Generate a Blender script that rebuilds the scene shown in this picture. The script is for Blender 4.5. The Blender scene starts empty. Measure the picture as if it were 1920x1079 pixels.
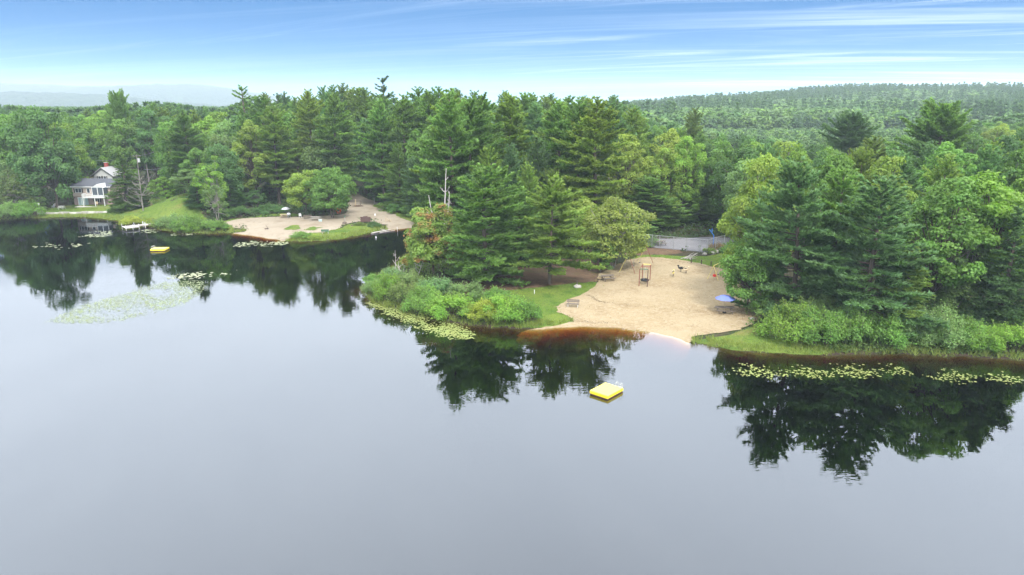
import bpy, math, random
import numpy as np
from mathutils import Vector, Matrix, geometry

# ------------------------------------------------------------------ camera, sky, sun, exposure
SC = bpy.context.scene
COL = SC.collection
FPX, PITCH, CAMZ = 1279.0, math.radians(14.87), 25.0
cam = bpy.data.cameras.new('camera'); cam.sensor_width = 36; cam.lens = 36 * FPX / 1920
cam.clip_end = 9000; cam.clip_start = 0.5
camo = bpy.data.objects.new('camera', cam); COL.objects.link(camo)
camo.location = (0, 0, CAMZ); camo.rotation_euler = (math.pi / 2 - PITCH, 0, 0)
SC.camera = camo

SUN_EL, SUN_AZ = math.radians(47), math.radians(160)      # azimuth clockwise from +Y: behind and to the right
world = bpy.data.worlds.new('World'); SC.world = world; world.use_nodes = True
def build_world():
    nt = world.node_tree; N = nt.nodes; L = nt.links; N.clear()
    out = N.new('ShaderNodeOutputWorld'); bg = N.new('ShaderNodeBackground')
    L.new(bg.outputs[0], out.inputs[0])
    def math_(op, a, b=None, c=None):
        n = N.new('ShaderNodeMath'); n.operation = op
        for i, v in enumerate((a, b, c)):
            if v is None: continue
            if isinstance(v, (int, float)): n.inputs[i].default_value = v
            else: L.new(v, n.inputs[i])
        return n.outputs[0]
    def smooth(v, a, b):
        n = N.new('ShaderNodeMapRange'); n.interpolation_type = 'SMOOTHSTEP'
        L.new(v, n.inputs[0]); n.inputs[1].default_value = a; n.inputs[2].default_value = b
        return n.outputs[0]
    tc = N.new('ShaderNodeTexCoord'); sep = N.new('ShaderNodeSeparateXYZ'); L.new(tc.outputs['Generated'], sep.inputs[0])
    X, Y, Z = sep.outputs
    zc = math_('MAXIMUM', Z, 0.004)
    # clear air: the blue deepens quickly above the horizon haze
    zs = math_('MULTIPLY', math_('ADD', zc, 0.032), 5.4)
    cb = N.new('ShaderNodeCombineXYZ'); L.new(X, cb.inputs[0]); L.new(Y, cb.inputs[1]); L.new(zs, cb.inputs[2])
    nm = N.new('ShaderNodeVectorMath'); nm.operation = 'NORMALIZE'; L.new(cb.outputs[0], nm.inputs[0])
    sky = N.new('ShaderNodeTexSky'); sky.sky_type = 'NISHITA'; sky.sun_disc = False
    sky.sun_elevation = SUN_EL; sky.sun_rotation = SUN_AZ; sky.air_density = 1.6; sky.dust_density = 0.4; sky.ozone_density = 2.5
    L.new(nm.outputs[0], sky.inputs[0])
    hs = N.new('ShaderNodeHueSaturation'); hs.inputs['Hue'].default_value = 0.504; hs.inputs['Saturation'].default_value = SKY_SAT; hs.inputs['Value'].default_value = SKY_VAL
    L.new(sky.outputs[0], hs.inputs['Color'])
    # cirrus: a cloud layer seen in perspective, drawn out along one direction
    inv = math_('DIVIDE', 1.0, math_('ADD', zc, 0.05))
    px = math_('MULTIPLY', X, inv); py = math_('MULTIPLY', Y, inv)
    def layer(rot, sx, sy, off, det, scale, dist):
        v = N.new('ShaderNodeCombineXYZ'); L.new(px, v.inputs[0]); L.new(py, v.inputs[1]); v.inputs[2].default_value = off
        m = N.new('ShaderNodeMapping'); m.vector_type = 'TEXTURE'; m.inputs['Rotation'].default_value = (0, 0, rot); m.inputs['Scale'].default_value = (1 / sx, 1 / sy, 1)
        L.new(v.outputs[0], m.inputs[0])
        t = N.new('ShaderNodeTexNoise'); t.inputs['Scale'].default_value = scale; t.inputs['Detail'].default_value = det
        t.inputs['Roughness'].default_value = 0.62; t.inputs['Distortion'].default_value = dist
        L.new(m.outputs[0], t.inputs['Vector']); return t.outputs['Fac']
    streak = smooth(layer(-0.45, 0.22, 1.3, 3.1, 10, 0.9, 0.9), 0.50, 0.76)
    wisp = smooth(layer(-0.2, 0.10, 1.0, 9.4, 9, 1.2, 0.7), 0.42, 0.76)
    patch = smooth(layer(0.2, 0.10, 0.25, 5.7, 2, 1.0, 0.0), 0.24, 0.46)
    side = smooth(math_('DIVIDE', X, math_('MAXIMUM', Y, 0.2)), -0.25, 0.55)        # the cirrus bank is to the east
    amt = math_('MULTIPLY_ADD', side, 0.85, 0.15)
    c1 = math_('MULTIPLY', math_('MAXIMUM', streak, math_('MULTIPLY', wisp, 0.8)), math_('MULTIPLY', patch, amt))
    # thin high overcast that covers the rest of the sky
    veiln = layer(0.9, 0.6, 0.6, 1.3, 5, 0.5, 0.4)
    veil = math_('MULTIPLY', smooth(Z, 0.138, 0.215), math_('MULTIPLY_ADD', veiln, 0.6, 0.62))
    fac = math_('MINIMUM', math_('MAXIMUM', math_('MULTIPLY', c1, 0.30), veil), 1.0)
    mix = N.new('ShaderNodeMix'); mix.data_type = 'RGBA'
    L.new(fac, mix.inputs['Factor']); L.new(hs.outputs[0], mix.inputs['A']); mix.inputs['B'].default_value = CLOUD
    L.new(mix.outputs['Result'], bg.inputs[0]); bg.inputs[1].default_value = 0.1
SKY_SAT, SKY_VAL, CLOUD = 1.55, 1.2, (19.2, 19.7, 20.4, 1)
build_world()

sun = bpy.data.lights.new('sun', 'SUN'); sun.energy = 3.0; sun.angle = math.radians(10); sun.color = (1.0, 0.96, 0.9)
suno = bpy.data.objects.new('sun', sun); COL.objects.link(suno)
sd_ = Vector((math.sin(SUN_AZ) * math.cos(SUN_EL), math.cos(SUN_AZ) * math.cos(SUN_EL), math.sin(SUN_EL)))
suno.rotation_euler = sd_.to_track_quat('Z', 'Y').to_euler(); suno.location = sd_ * 300

vs = SC.view_settings; vs.view_transform = 'Standard'; vs.look = 'None'; vs.gamma = 1; vs.exposure = 0.76
SC.render.engine = 'CYCLES'
cy = SC.cycles
cy.max_bounces = 6; cy.diffuse_bounces = 4; cy.glossy_bounces = 2; cy.transmission_bounces = 2
cy.volume_bounces = 1; cy.transparent_max_bounces = 8; cy.use_denoising = True
cy.sample_clamp_indirect = 8; cy.caustics_reflective = False; cy.caustics_refractive = False

# ------------------------------------------------------------------ helpers
rng = np.random.default_rng(7)
SP, CP = math.sin(PITCH), math.cos(PITCH)
def ray(u, v):
    yy = (539.5 - v) / FPX
    return (u - 960) / FPX, CP + yy * SP, -SP + yy * CP
def W0(u, v, z=0.0):
    a, b, c = ray(u, v); t = (z - CAMZ) / c
    return a * t, b * t
def ztop(v, Y):
    a, b, c = ray(960, v); return CAMZ + Y * c / b
def xat(u, Y, z):
    return (u - 960) / FPX * (Y * CP + (CAMZ - z) * SP)
def uv_of(x, y, z):
    d = y * CP - (z - CAMZ) * SP; h = y * SP + (z - CAMZ) * CP
    return 960 + FPX * x / d, 539.5 - FPX * h / d

def setp(o, label=None, cat=None, group=None, kind=None):
    if label: o['label'] = label
    if cat: o['category'] = cat
    if group: o['group'] = group
    if kind: o['kind'] = kind
    return o
def empty(name, loc, rz=0.0, label=None, cat=None, group=None):
    o = bpy.data.objects.new(name, None); COL.objects.link(o)
    o.location = loc; o.rotation_euler = (0, 0, rz); o.empty_display_size = 0.3
    return setp(o, label, cat, group)
def link(name, me, parent=None, mat=None):
    o = bpy.data.objects.new(name, me); COL.objects.link(o)
    if mat is not None and not me.materials: me.materials.append(mat)
    if parent is not None: o.parent = parent
    return o
def np_mesh(name, V, F, tint=None, smooth=False):
    V = np.asarray(V, np.float32).reshape(-1, 3); F = np.asarray(F, np.int32)
    me = bpy.data.meshes.new(name); k = F.shape[1]
    me.vertices.add(len(V)); me.vertices.foreach_set('co', V.ravel())
    me.loops.add(F.size); me.loops.foreach_set('vertex_index', F.ravel())
    me.polygons.add(len(F)); me.polygons.foreach_set('loop_start', np.arange(len(F), dtype=np.int32) * k)
    if smooth: me.polygons.foreach_set('use_smooth', np.ones(len(F), bool))
    if tint is not None:
        a = me.attributes.new('tint', 'FLOAT', 'FACE'); a.data.foreach_set('value', np.asarray(tint, np.float32))
    me.update(calc_edges=True)
    return me

class MB:
    """collects boxes, bars and tubes into one mesh"""
    def __init__(s): s.v = []; s.f = []
    def add(s, vs, fs):
        n = len(s.v); s.v += [tuple(p) for p in vs]; s.f += [tuple(i + n for i in f) for f in fs]; return s
    def box(s, c, size, rz=0.0, rx=0.0, ry=0.0):
        M = Matrix.Translation(c) @ Matrix.Rotation(rz, 4, 'Z') @ Matrix.Rotation(ry, 4, 'Y') @ Matrix.Rotation(rx, 4, 'X')
        h = [q / 2 for q in size]
        vs = [M @ Vector((x * h[0], y * h[1], z * h[2])) for x in (-1, 1) for y in (-1, 1) for z in (-1, 1)]
        return s.add(vs, [(0, 1, 3, 2), (4, 6, 7, 5), (0, 4, 5, 1), (2, 3, 7, 6), (0, 2, 6, 4), (1, 5, 7, 3)])
    def tube(s, p0, p1, r0, r1=None, n=8):
        p0, p1 = Vector(p0), Vector(p1); r1 = r0 if r1 is None else r1
        q = (p1 - p0).to_track_quat('Z', 'Y'); vs = []
        for p, r in ((p0, r0), (p1, r1)):
            for i in range(n):
                a = 2 * math.pi * i / n; vs.append(p + q @ Vector((r * math.cos(a), r * math.sin(a), 0)))
        fs = [(i, (i + 1) % n, n + (i + 1) % n, n + i) for i in range(n)] + [tuple(range(n))[::-1], tuple(range(n, 2 * n))]
        return s.add(vs, fs)
    def path(s, pts, r, n=6):
        for a, b in zip(pts[:-1], pts[1:]): s.tube(a, b, r, r, n)
        return s
    def prism(s, poly, y0, y1):          # polygon in xz pushed along y
        n = len(poly)
        vs = [(x, y0, z) for x, z in poly] + [(x, y1, z) for x, z in poly]
        return s.add(vs, [(i, (i + 1) % n, n + (i + 1) % n, n + i) for i in range(n)] + [tuple(range(n))[::-1], tuple(range(n, 2 * n))])
    def ring(s, c, R, r, axis='Z', n=20, m=8):
        vs = []; fs = []
        for i in range(n):
            a = 2 * math.pi * i / n
            for j in range(m):
                b = 2 * math.pi * j / m; q = R + r * math.cos(b)
                p = (q * math.cos(a), q * math.sin(a), r * math.sin(b))
                if axis == 'Y': p = (p[0], p[2], p[1])
                if axis == 'X': p = (p[2], p[0], p[1])
                vs.append((c[0] + p[0], c[1] + p[1], c[2] + p[2]))
                fs.append((i * m + j, ((i + 1) % n) * m + j, ((i + 1) % n) * m + (j + 1) % m, i * m + (j + 1) % m))
        return s.add(vs, fs)
    def blob(s, c, rad, seed=0, n=10, m=6, rough=0.15):
        r_ = random.Random(seed); vs = []; fs = []
        for j in range(m + 1):
            th = math.pi * j / m
            for i in range(n):
                a = 2 * math.pi * i / n; k = 1 + r_.uniform(-rough, rough)
                vs.append((c[0] + rad[0] * k * math.sin(th) * math.cos(a), c[1] + rad[1] * k * math.sin(th) * math.sin(a), c[2] + rad[2] * k * math.cos(th)))
        for j in range(m):
            for i in range(n): fs.append((j * n + i, j * n + (i + 1) % n, (j + 1) * n + (i + 1) % n, (j + 1) * n + i))
        return s.add(vs, fs)
    def mesh(s, name, smooth=False):
        me = bpy.data.meshes.new(name); me.from_pydata(s.v, [], s.f); me.validate(); me.update()
        if smooth: me.polygons.foreach_set('use_smooth', [True] * len(me.polygons))
        return me
    def build(s, name, mat, parent=None, smooth=False):
        return link(name, s.mesh(name, smooth), parent, mat)

# ------------------------------------------------------------------ materials
def newmat(name):
    m = bpy.data.materials.new(name); m.use_nodes = True; m.node_tree.nodes.clear()
    return m, m.node_tree.nodes, m.node_tree.links
def mat_plain(name, col, rough=0.7, var=0.12, scale=6.0, metal=0.0, bump=0.0, spec=0.3):
    m, N, L = newmat(name)
    out = N.new('ShaderNodeOutputMaterial'); p = N.new('ShaderNodeBsdfPrincipled'); L.new(p.outputs[0], out.inputs[0])
    p.inputs['Roughness'].default_value = rough; p.inputs['Metallic'].default_value = metal; p.inputs['Specular IOR Level'].default_value = spec
    tc = N.new('ShaderNodeTexCoord'); t = N.new('ShaderNodeTexNoise'); t.inputs['Scale'].default_value = scale; t.inputs['Detail'].default_value = 5
    L.new(tc.outputs['Object'], t.inputs['Vector'])
    mx = N.new('ShaderNodeMix'); mx.data_type = 'RGBA'; L.new(t.outputs['Fac'], mx.inputs['Factor'])
    mx.inputs['A'].default_value = (*[c * (1 - var) for c in col], 1); mx.inputs['B'].default_value = (*[min(c * (1 + var), 0.95) for c in col], 1)
    L.new(mx.outputs['Result'], p.inputs['Base Color'])
    if bump:
        b = N.new('ShaderNodeBump'); b.inputs['Strength'].default_value = bump; b.inputs['Distance'].default_value = 0.03
        L.new(t.outputs['Fac'], b.inputs['Height']); L.new(b.outputs[0], p.inputs['Normal'])
    return m
def mat_ground(name, cols, scales, rough=0.95, bump=0.3, bscale=3.0, bdist=0.08):
    """several colours mixed by noises of different size"""
    m, N, L = newmat(name)
    out = N.new('ShaderNodeOutputMaterial'); p = N.new('ShaderNodeBsdfPrincipled'); L.new(p.outputs[0], out.inputs[0])
    p.inputs['Roughness'].default_value = rough; p.inputs['Specular IOR Level'].default_value = 0.1
    tc = N.new('ShaderNodeTexCoord'); cur = None
    for i, c in enumerate(cols):
        if cur is None: cur = c; continue
        t = N.new('ShaderNodeTexNoise'); t.inputs['Scale'].default_value = scales[i - 1][0]; t.inputs['Detail'].default_value = 6; t.inputs['Roughness'].default_value = 0.6
        mp = N.new('ShaderNodeMapping'); mp.inputs['Location'].default_value = (i * 13.7, i * 5.1, 0); L.new(tc.outputs['Object'], mp.inputs[0]); L.new(mp.outputs[0], t.inputs['Vector'])
        r = N.new('ShaderNodeMapRange'); r.inputs[1].default_value = scales[i - 1][1]; r.inputs[2].default_value = scales[i - 1][2]; L.new(t.outputs['Fac'], r.inputs[0])
        mx = N.new('ShaderNodeMix'); mx.data_type = 'RGBA'; L.new(r.outputs[0], mx.inputs['Factor'])
        if isinstance(cur, tuple): mx.inputs['A'].default_value = (*cur, 1)
        else: L.new(cur, mx.inputs['A'])
        mx.inputs['B'].default_value = (*c, 1); cur = mx.outputs['Result']
    L.new(cur, p.inputs['Base Color'])
    t = N.new('ShaderNodeTexNoise'); t.inputs['Scale'].default_value = bscale; t.inputs['Detail'].default_value = 6; L.new(tc.outputs['Object'], t.inputs['Vector'])
    b = N.new('ShaderNodeBump'); b.inputs['Strength'].default_value = bump; b.inputs['Distance'].default_value = bdist
    L.new(t.outputs['Fac'], b.inputs['Height']); L.new(b.outputs[0], p.inputs['Normal'])
    return m
def mat_leaf(name, transl=0.45, rough=0.55, spec=0.25, spread=0.6, second=None, fixed=None):
    """leaf colour = the plant's own colour (object colour) with leaf to leaf and clump to clump variation"""
    m, N, L = newmat(name)
    out = N.new('ShaderNodeOutputMaterial'); p = N.new('ShaderNodeBsdfPrincipled'); tr = N.new('ShaderNodeBsdfTranslucent'); ms = N.new('ShaderNodeMixShader')
    p.inputs['Roughness'].default_value = rough; p.inputs['Specular IOR Level'].default_value = spec
    oi = N.new('ShaderNodeObjectInfo'); at = N.new('ShaderNodeAttribute'); at.attribute_name = 'tint'
    tc = N.new('ShaderNodeTexCoord'); t = N.new('ShaderNodeTexNoise'); t.inputs['Scale'].default_value = 0.55; t.inputs['Detail'].default_value = 3
    L.new(tc.outputs['Object'], t.inputs['Vector'])
    base = oi.outputs['Color']
    if fixed is not None:
        rg = N.new('ShaderNodeRGB'); rg.outputs[0].default_value = (*fixed, 1); base = rg.outputs[0]
    if second is not None:                                    # part of the crown has turned colour
        t2 = N.new('ShaderNodeTexNoise'); t2.inputs['Scale'].default_value = 0.42; t2.inputs['Detail'].default_value = 4; L.new(tc.outputs['Object'], t2.inputs['Vector'])
        r2 = N.new('ShaderNodeMapRange'); r2.inputs[1].default_value = 0.5; r2.inputs[2].default_value = 0.62; L.new(t2.outputs['Fac'], r2.inputs[0])
        m2 = N.new('ShaderNodeMix'); m2.data_type = 'RGBA'; L.new(r2.outputs[0], m2.inputs['Factor']); L.new(base, m2.inputs['A']); m2.inputs['B'].default_value = (*second, 1)
        base = m2.outputs['Result']
    hs = N.new('ShaderNodeHueSaturation'); L.new(base, hs.inputs['Color'])
    mr = N.new('ShaderNodeMapRange'); mr.inputs[1].default_value = 0.3; mr.inputs[2].default_value = 0.7; mr.inputs[3].default_value = 0.490; mr.inputs[4].default_value = 0.512
    L.new(t.outputs['Fac'], mr.inputs[0]); L.new(mr.outputs[0], hs.inputs['Hue'])
    a1 = N.new('ShaderNodeMath'); a1.operation = 'MULTIPLY_ADD'; L.new(at.outputs['Fac'], a1.inputs[0]); a1.inputs[1].default_value = spread; a1.inputs[2].default_value = 1 - spread
    L.new(a1.outputs[0], hs.inputs['Value'])
    L.new(hs.outputs[0], p.inputs['Base Color'])
    tcx = N.new('ShaderNodeMix'); tcx.data_type = 'RGBA'; tcx.blend_type = 'MULTIPLY'; tcx.inputs['Factor'].default_value = 1
    L.new(hs.outputs[0], tcx.inputs['A']); tcx.inputs['B'].default_value = (1.15, 1.25, 0.6, 1); L.new(tcx.outputs['Result'], tr.inputs['Color'])
    ms.inputs[0].default_value = transl; L.new(p.outputs[0], ms.inputs[1]); L.new(tr.outputs[0], ms.inputs[2]); L.new(ms.outputs[0], out.inputs[0])
    return m
M = dict(
    leaf=mat_leaf('leaves'), needle=mat_leaf('needles', 0.42, 0.6, 0.2, 0.65), turning=mat_leaf('turning_leaves', second=(0.34, 0.19, 0.075)),
    blade=mat_leaf('grass_blades', 0.3, 0.7, 0.1, 0.6), pad=mat_leaf('lily_leaf', 0.05, 0.35, 0.4, 0.5),
    bark=mat_plain('bark', (0.11, 0.085, 0.07), 0.9, 0.4, 9, bump=0.5), pale_bark=mat_plain('pale_bark', (0.30, 0.27, 0.24), 0.9, 0.3, 7, bump=0.4),
    grey_bark=mat_plain('grey_bark', (0.22, 0.20, 0.18), 0.9, 0.3, 5, bump=0.4),
    dead=mat_plain('dead_wood', (0.42, 0.39, 0.36), 0.9, 0.25, 5, bump=0.4),
    wood=mat_plain('weathered_wood', (0.14, 0.115, 0.095), 0.85, 0.35, 12, bump=0.3), pale_wood=mat_plain('pale_wood', (0.42, 0.33, 0.22), 0.85, 0.25, 10),
    grey_wood=mat_plain('grey_wood', (0.36, 0.33, 0.30), 0.85, 0.25, 10), white=mat_plain('white_paint', (0.62, 0.62, 0.61), 0.5, 0.05, 3),
    yellow=mat_plain('yellow_vinyl', (0.82, 0.62, 0.03), 0.4, 0.06, 2, spec=0.4), yellow_top=mat_plain('pale_yellow_deck', (0.74, 0.63, 0.13), 0.5, 0.12, 3.5, spec=0.35),
    yellow_bar=mat_plain('yellow_paint', (0.60, 0.50, 0.16), 0.5, 0.15, 4), red=mat_plain('rusty_red_paint', (0.19, 0.062, 0.045), 0.6, 0.3, 6),
    green=mat_plain('green_paint', (0.06, 0.15, 0.09), 0.6, 0.2, 6), blue=mat_plain('blue_paint', (0.04, 0.17, 0.52), 0.45, 0.12, 4),
    umb=mat_plain('blue_canvas', (0.13, 0.17, 0.50), 0.8, 0.12, 2), umb_grey=mat_plain('grey_canvas', (0.42, 0.43, 0.46), 0.8, 0.1, 2),
    rubber=mat_plain('black_rubber', (0.015, 0.015, 0.016), 0.7, 0.2, 8), steel=mat_plain('galvanised_steel', (0.42, 0.43, 0.45), 0.5, 0.1, 8, metal=0.5),
    orange=mat_plain('orange_plastic', (0.62, 0.10, 0.03), 0.45, 0.1, 4), bright_red=mat_plain('red_plastic', (0.62, 0.03, 0.025), 0.45, 0.1, 4),
    brown=mat_plain('brown_board', (0.095, 0.055, 0.05), 0.8, 0.2, 3), stone=mat_plain('stone', (0.33, 0.31, 0.28), 0.9, 0.3, 2.5, bump=0.5),
    concrete=mat_plain('concrete', (0.46, 0.44, 0.40), 0.9, 0.15, 2, bump=0.2),
    siding=mat_plain('beige_siding', (0.42, 0.345, 0.295), 0.8, 0.08, 2), brick=mat_plain('house_brick', (0.27, 0.20, 0.18), 0.9, 0.25, 4, bump=0.3),
    shingle=mat_plain('dark_shingles', (0.075, 0.08, 0.095), 0.9, 0.25, 3, bump=0.3), pale_roof=mat_plain('grey_shingles', (0.33, 0.33, 0.34), 0.9, 0.15, 3),
    house_white=mat_plain('white_siding', (0.48, 0.49, 0.485), 0.7, 0.06, 2), glass=mat_plain('window_glass', (0.045, 0.06, 0.075), 0.08, 0.2, 1, spec=0.6),
    chimney=mat_plain('red_brick', (0.33, 0.075, 0.06), 0.9, 0.25, 5), screen=mat_plain('insect_screen', (0.07, 0.085, 0.10), 0.7, 0.2, 2),
    teal=mat_plain('curtain', (0.30, 0.40, 0.40), 0.6, 0.2, 3), tan=mat_plain('tan_plastic', (0.50, 0.40, 0.26), 0.6, 0.1, 4),
    court=mat_ground('court_asphalt', [(0.15, 0.147, 0.16), (0.185, 0.18, 0.19), (0.115, 0.115, 0.122)], [(0.25, 0.4, 0.6), (1.2, 0.55, 0.75)], bump=0.1),
    sand=mat_ground('beach_sand', [(0.265, 0.205, 0.121), (0.297, 0.239, 0.151), (0.219, 0.163, 0.094), (0.317, 0.260, 0.174), (0.180, 0.134, 0.081)],
                    [(0.10, 0.38, 0.62), (0.32, 0.48, 0.70), (2.2, 0.48, 0.68), (6.0, 0.57, 0.66)], bump=0.9, bscale=3.2, bdist=0.16),
    sand_far=mat_ground('pale_sand', [(0.255, 0.215, 0.163), (0.29, 0.25, 0.194), (0.21, 0.17, 0.123), (0.165, 0.128, 0.092)],
                        [(0.07, 0.38, 0.62), (0.28, 0.5, 0.72), (1.6, 0.58, 0.75)], bump=0.4, bscale=2.0, bdist=0.1),
    lawn=mat_ground('lawn_turf', [(0.09, 0.145, 0.024), (0.13, 0.172, 0.032), (0.058, 0.11, 0.02), (0.17, 0.155, 0.055), (0.04, 0.075, 0.016)],
                    [(0.12, 0.4, 0.62), (0.35, 0.5, 0.68), (0.22, 0.56, 0.72), (3.0, 0.5, 0.75)], bump=0.8, bscale=7.0, bdist=0.12),
    duff=mat_ground('needle_litter', [(0.10, 0.064, 0.042), (0.135, 0.088, 0.055), (0.085, 0.085, 0.032), (0.06, 0.042, 0.03)],
                    [(0.25, 0.4, 0.62), (0.4, 0.54, 0.7), (2.4, 0.5, 0.72)], bump=0.6, bscale=5),
    floor=mat_ground('forest_floor', [(0.05, 0.042, 0.028), (0.035, 0.055, 0.02), (0.075, 0.055, 0.035), (0.03, 0.028, 0.02)],
                     [(0.08, 0.4, 0.6), (0.3, 0.5, 0.7), (1.5, 0.5, 0.7)], bump=0.8, bscale=1.5, bdist=0.3),
    hill=mat_ground('wooded_hill', [(0.022, 0.04, 0.022), (0.034, 0.058, 0.026), (0.016, 0.03, 0.018)], [(0.01, 0.4, 0.6), (0.05, 0.45, 0.6)], bump=1.0, bscale=0.06, bdist=14),
)
def mat_water():
    m, N, L = newmat('lake_water')
    out = N.new('ShaderNodeOutputMaterial'); gl = N.new('ShaderNodeBsdfGlossy'); tr = N.new('ShaderNodeBsdfTransparent'); mx = N.new('ShaderNodeMixShader')
    gl.inputs['Roughness'].default_value = 0.012; gl.inputs['Color'].default_value = (0.84, 0.91, 1.0, 1)
    tc = N.new('ShaderNodeTexCoord'); hs = []
    for sc, rot, st in (((0.9, 2.6, 1), 0.2, 1.0), ((0.05, 0.13, 1), 0.0, 2.0)):
        mp = N.new('ShaderNodeMapping'); mp.inputs['Scale'].default_value = sc; mp.inputs['Rotation'].default_value = (0, 0, rot); L.new(tc.outputs['Object'], mp.inputs[0])
        t = N.new('ShaderNodeTexNoise'); t.inputs['Scale'].default_value = 1; t.inputs['Detail'].default_value = 2; L.new(mp.outputs[0], t.inputs['Vector']); hs.append(t.outputs['Fac'])
    # ripples come and go in broad patches
    rp = N.new('ShaderNodeMapRange'); rp.inputs[1].default_value = 0.4; rp.inputs[2].default_value = 0.7; rp.inputs[3].default_value = 0.25; L.new(hs[1], rp.inputs[0])
    bp = N.new('ShaderNodeBump'); bp.inputs['Distance'].default_value = 0.005; L.new(hs[0], bp.inputs['Height']); L.new(rp.outputs[0], bp.inputs['Strength'])
    L.new(bp.outputs[0], gl.inputs['Normal'])
    lw = N.new('ShaderNodeLayerWeight'); lw.inputs['Blend'].default_value = 0.5
    mu = N.new('ShaderNodeMath'); mu.operation = 'MULTIPLY'; mu.inputs[1].default_value = 0.37; L.new(lw.outputs['Facing'], mu.inputs[0])
    L.new(mu.outputs[0], mx.inputs[0]); L.new(tr.outputs[0], mx.inputs[1]); L.new(gl.outputs[0], mx.inputs[2]); L.new(mx.outputs[0], out.inputs[0])
    ab = N.new('ShaderNodeVolumeAbsorption'); ab.inputs['Color'].default_value = (0.78, 0.54, 0.0, 1); ab.inputs['Density'].default_value = 7.0
    L.new(ab.outputs[0], out.inputs['Volume'])
    return m
M['water'] = mat_water()

# ------------------------------------------------------------------ terrain
SHORE = [(-160, 420), (-60, 416), (0, 413), (70, 409), (140, 407), (185, 409), (225, 413), (258, 416), (283, 421), (302, 431), (345, 437), (395, 438), (430, 436), (470, 440),
         (505, 446), (545, 453), (600, 452), (650, 446), (690, 437), (718, 432), (772, 426), (840, 424), (905, 428)]
SHORE2 = [(905, 440), (850, 447), (800, 462), (765, 482), (735, 503), (705, 524), (684, 546), (690, 560), (716, 573), (752, 582), (800, 594), (850, 605), (900, 611),
          (960, 615), (1020, 615), (1062, 610), (1100, 609), (1150, 611), (1200, 616), (1240, 623), (1290, 637), (1335, 649), (1400, 657), (1480, 662), (1600, 664),
          (1700, 662), (1800, 666), (1920, 674), (2100, 690), (2400, 700)]
def smooth_line(P, rounds=2):
    P = np.array(P, float)
    for _ in range(rounds):
        Q = [P[0]]
        for a, b in zip(P[:-1], P[1:]): Q += [a * .75 + b * .25, a * .25 + b * .75]
        Q.append(P[-1]); P = np.array(Q)
    return P
_l = [W0(u, v) for u, v in SHORE]; _r = [W0(u, v) for u, v in SHORE2]
line = smooth_line([(-420, 90), (-260, 130)] + _l + _r + [(160, 52), (420, 20)], 2)
# small irregularities of the bank
_j = rng.normal(0, 0.22, line.shape); line = line + _j * (np.hypot(line[:, 0], line[:, 1] - 60) < 170)[:, None]
LAKE = np.vstack([line, [(420, -300), (-420, -300)]])
_A = LAKE; _B = np.roll(LAKE, -1, 0)
def signed_dist(x, y):
    """metres to the shoreline, positive on land"""
    x = np.atleast_1d(np.asarray(x, float)).ravel(); y = np.atleast_1d(np.asarray(y, float)).ravel()
    out = np.empty_like(x)
    for s in range(0, len(x), 20000):
        px, py = x[s:s + 20000, None], y[s:s + 20000, None]
        dx, dy = (_B - _A)[:, 0], (_B - _A)[:, 1]
        t = np.clip(((px - _A[:, 0]) * dx + (py - _A[:, 1]) * dy) / (dx * dx + dy * dy + 1e-9), 0, 1)
        d = np.sqrt(((_A[:, 0] + t * dx - px) ** 2 + (_A[:, 1] + t * dy - py) ** 2).min(1))
        cr = ((_A[:, 1] > py) != (_B[:, 1] > py)) & (px < dx * (py - _A[:, 1]) / np.where(dy == 0, 1e-9, dy) + _A[:, 0])
        out[s:s + 20000] = np.where(cr.sum(1) % 2 == 1, -d, d)
    return out
def sstep(x, a, b):
    t = np.clip((x - a) / (b - a), 0, 1); return t * t * (3 - 2 * t)
MOUND = (xat(352, 158, 3), 160.0)
def ridge_amount(x, y):
    r = x / np.maximum(y, 1.0)
    return sstep(y, 420, 1050) * (1 + 25 * sstep(r, 0.02, 0.5) * (1 + .14 * np.sin(x * .012 + 1) + .07 * np.sin(x * .031))) - 5 * sstep(y, 300, 500) * (1 - sstep(r, 0.0, 0.3))
def height(x, y):
    x = np.atleast_1d(np.asarray(x, float)).ravel(); y = np.atleast_1d(np.asarray(y, float)).ravel()
    sd = signed_dist(x, y)
    land = 1.35 * (1 - np.exp(-np.maximum(sd, 0) / 13))
    bed = -2.6 * (1 - np.exp(np.minimum(sd, 0) / 17))
    z = np.where(sd > 0, land, bed)
    on = sstep(sd, 0, 8)
    z += on * 4.6 * np.exp(-(((x - MOUND[0]) / 10) ** 2 + ((y - MOUND[1]) / 9) ** 2))
    z += on * 0.8 * np.exp(-(((x + 104) / 14) ** 2 + ((y - 182) / 12) ** 2))
    z += on * 5.0 * sstep(y, 185, 300) + on * ridge_amount(x, y)
    z += on * 0.12 * np.sin(x * 0.31 + 1.3) * np.sin(y * 0.27)
    return z
def H(x, y): return float(height(x, y)[0])
def G(u, v):
    """the point of the ground seen at u, v"""
    z = 0.0
    for _ in range(6):
        x, y = W0(u, v, z); z = max(H(x, y), 0.0)
    return x, y, z
def axis(lo, a, b, hi, step, grow):
    c = list(np.arange(a, b + 1e-6, step)); s = step
    while c[-1] < hi: s *= grow; c.append(c[-1] + s)
    s = step
    while c[0] > lo: s *= grow; c.insert(0, c[0] - s)
    return np.array(c)
gx = axis(-2600, -125, 62, 2600, 0.9, 1.09); gy = axis(-420, 58, 196, 2600, 0.9, 1.07)
XX, YY = np.meshgrid(gx, gy, indexing='ij'); nx, ny = XX.shape
ZZ = height(XX.ravel(), YY.ravel())
idx = np.arange(nx * ny).reshape(nx, ny)
F = np.stack([idx[:-1, :-1], idx[1:, :-1], idx[1:, 1:], idx[:-1, 1:]], -1).reshape(-1, 4)
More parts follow.
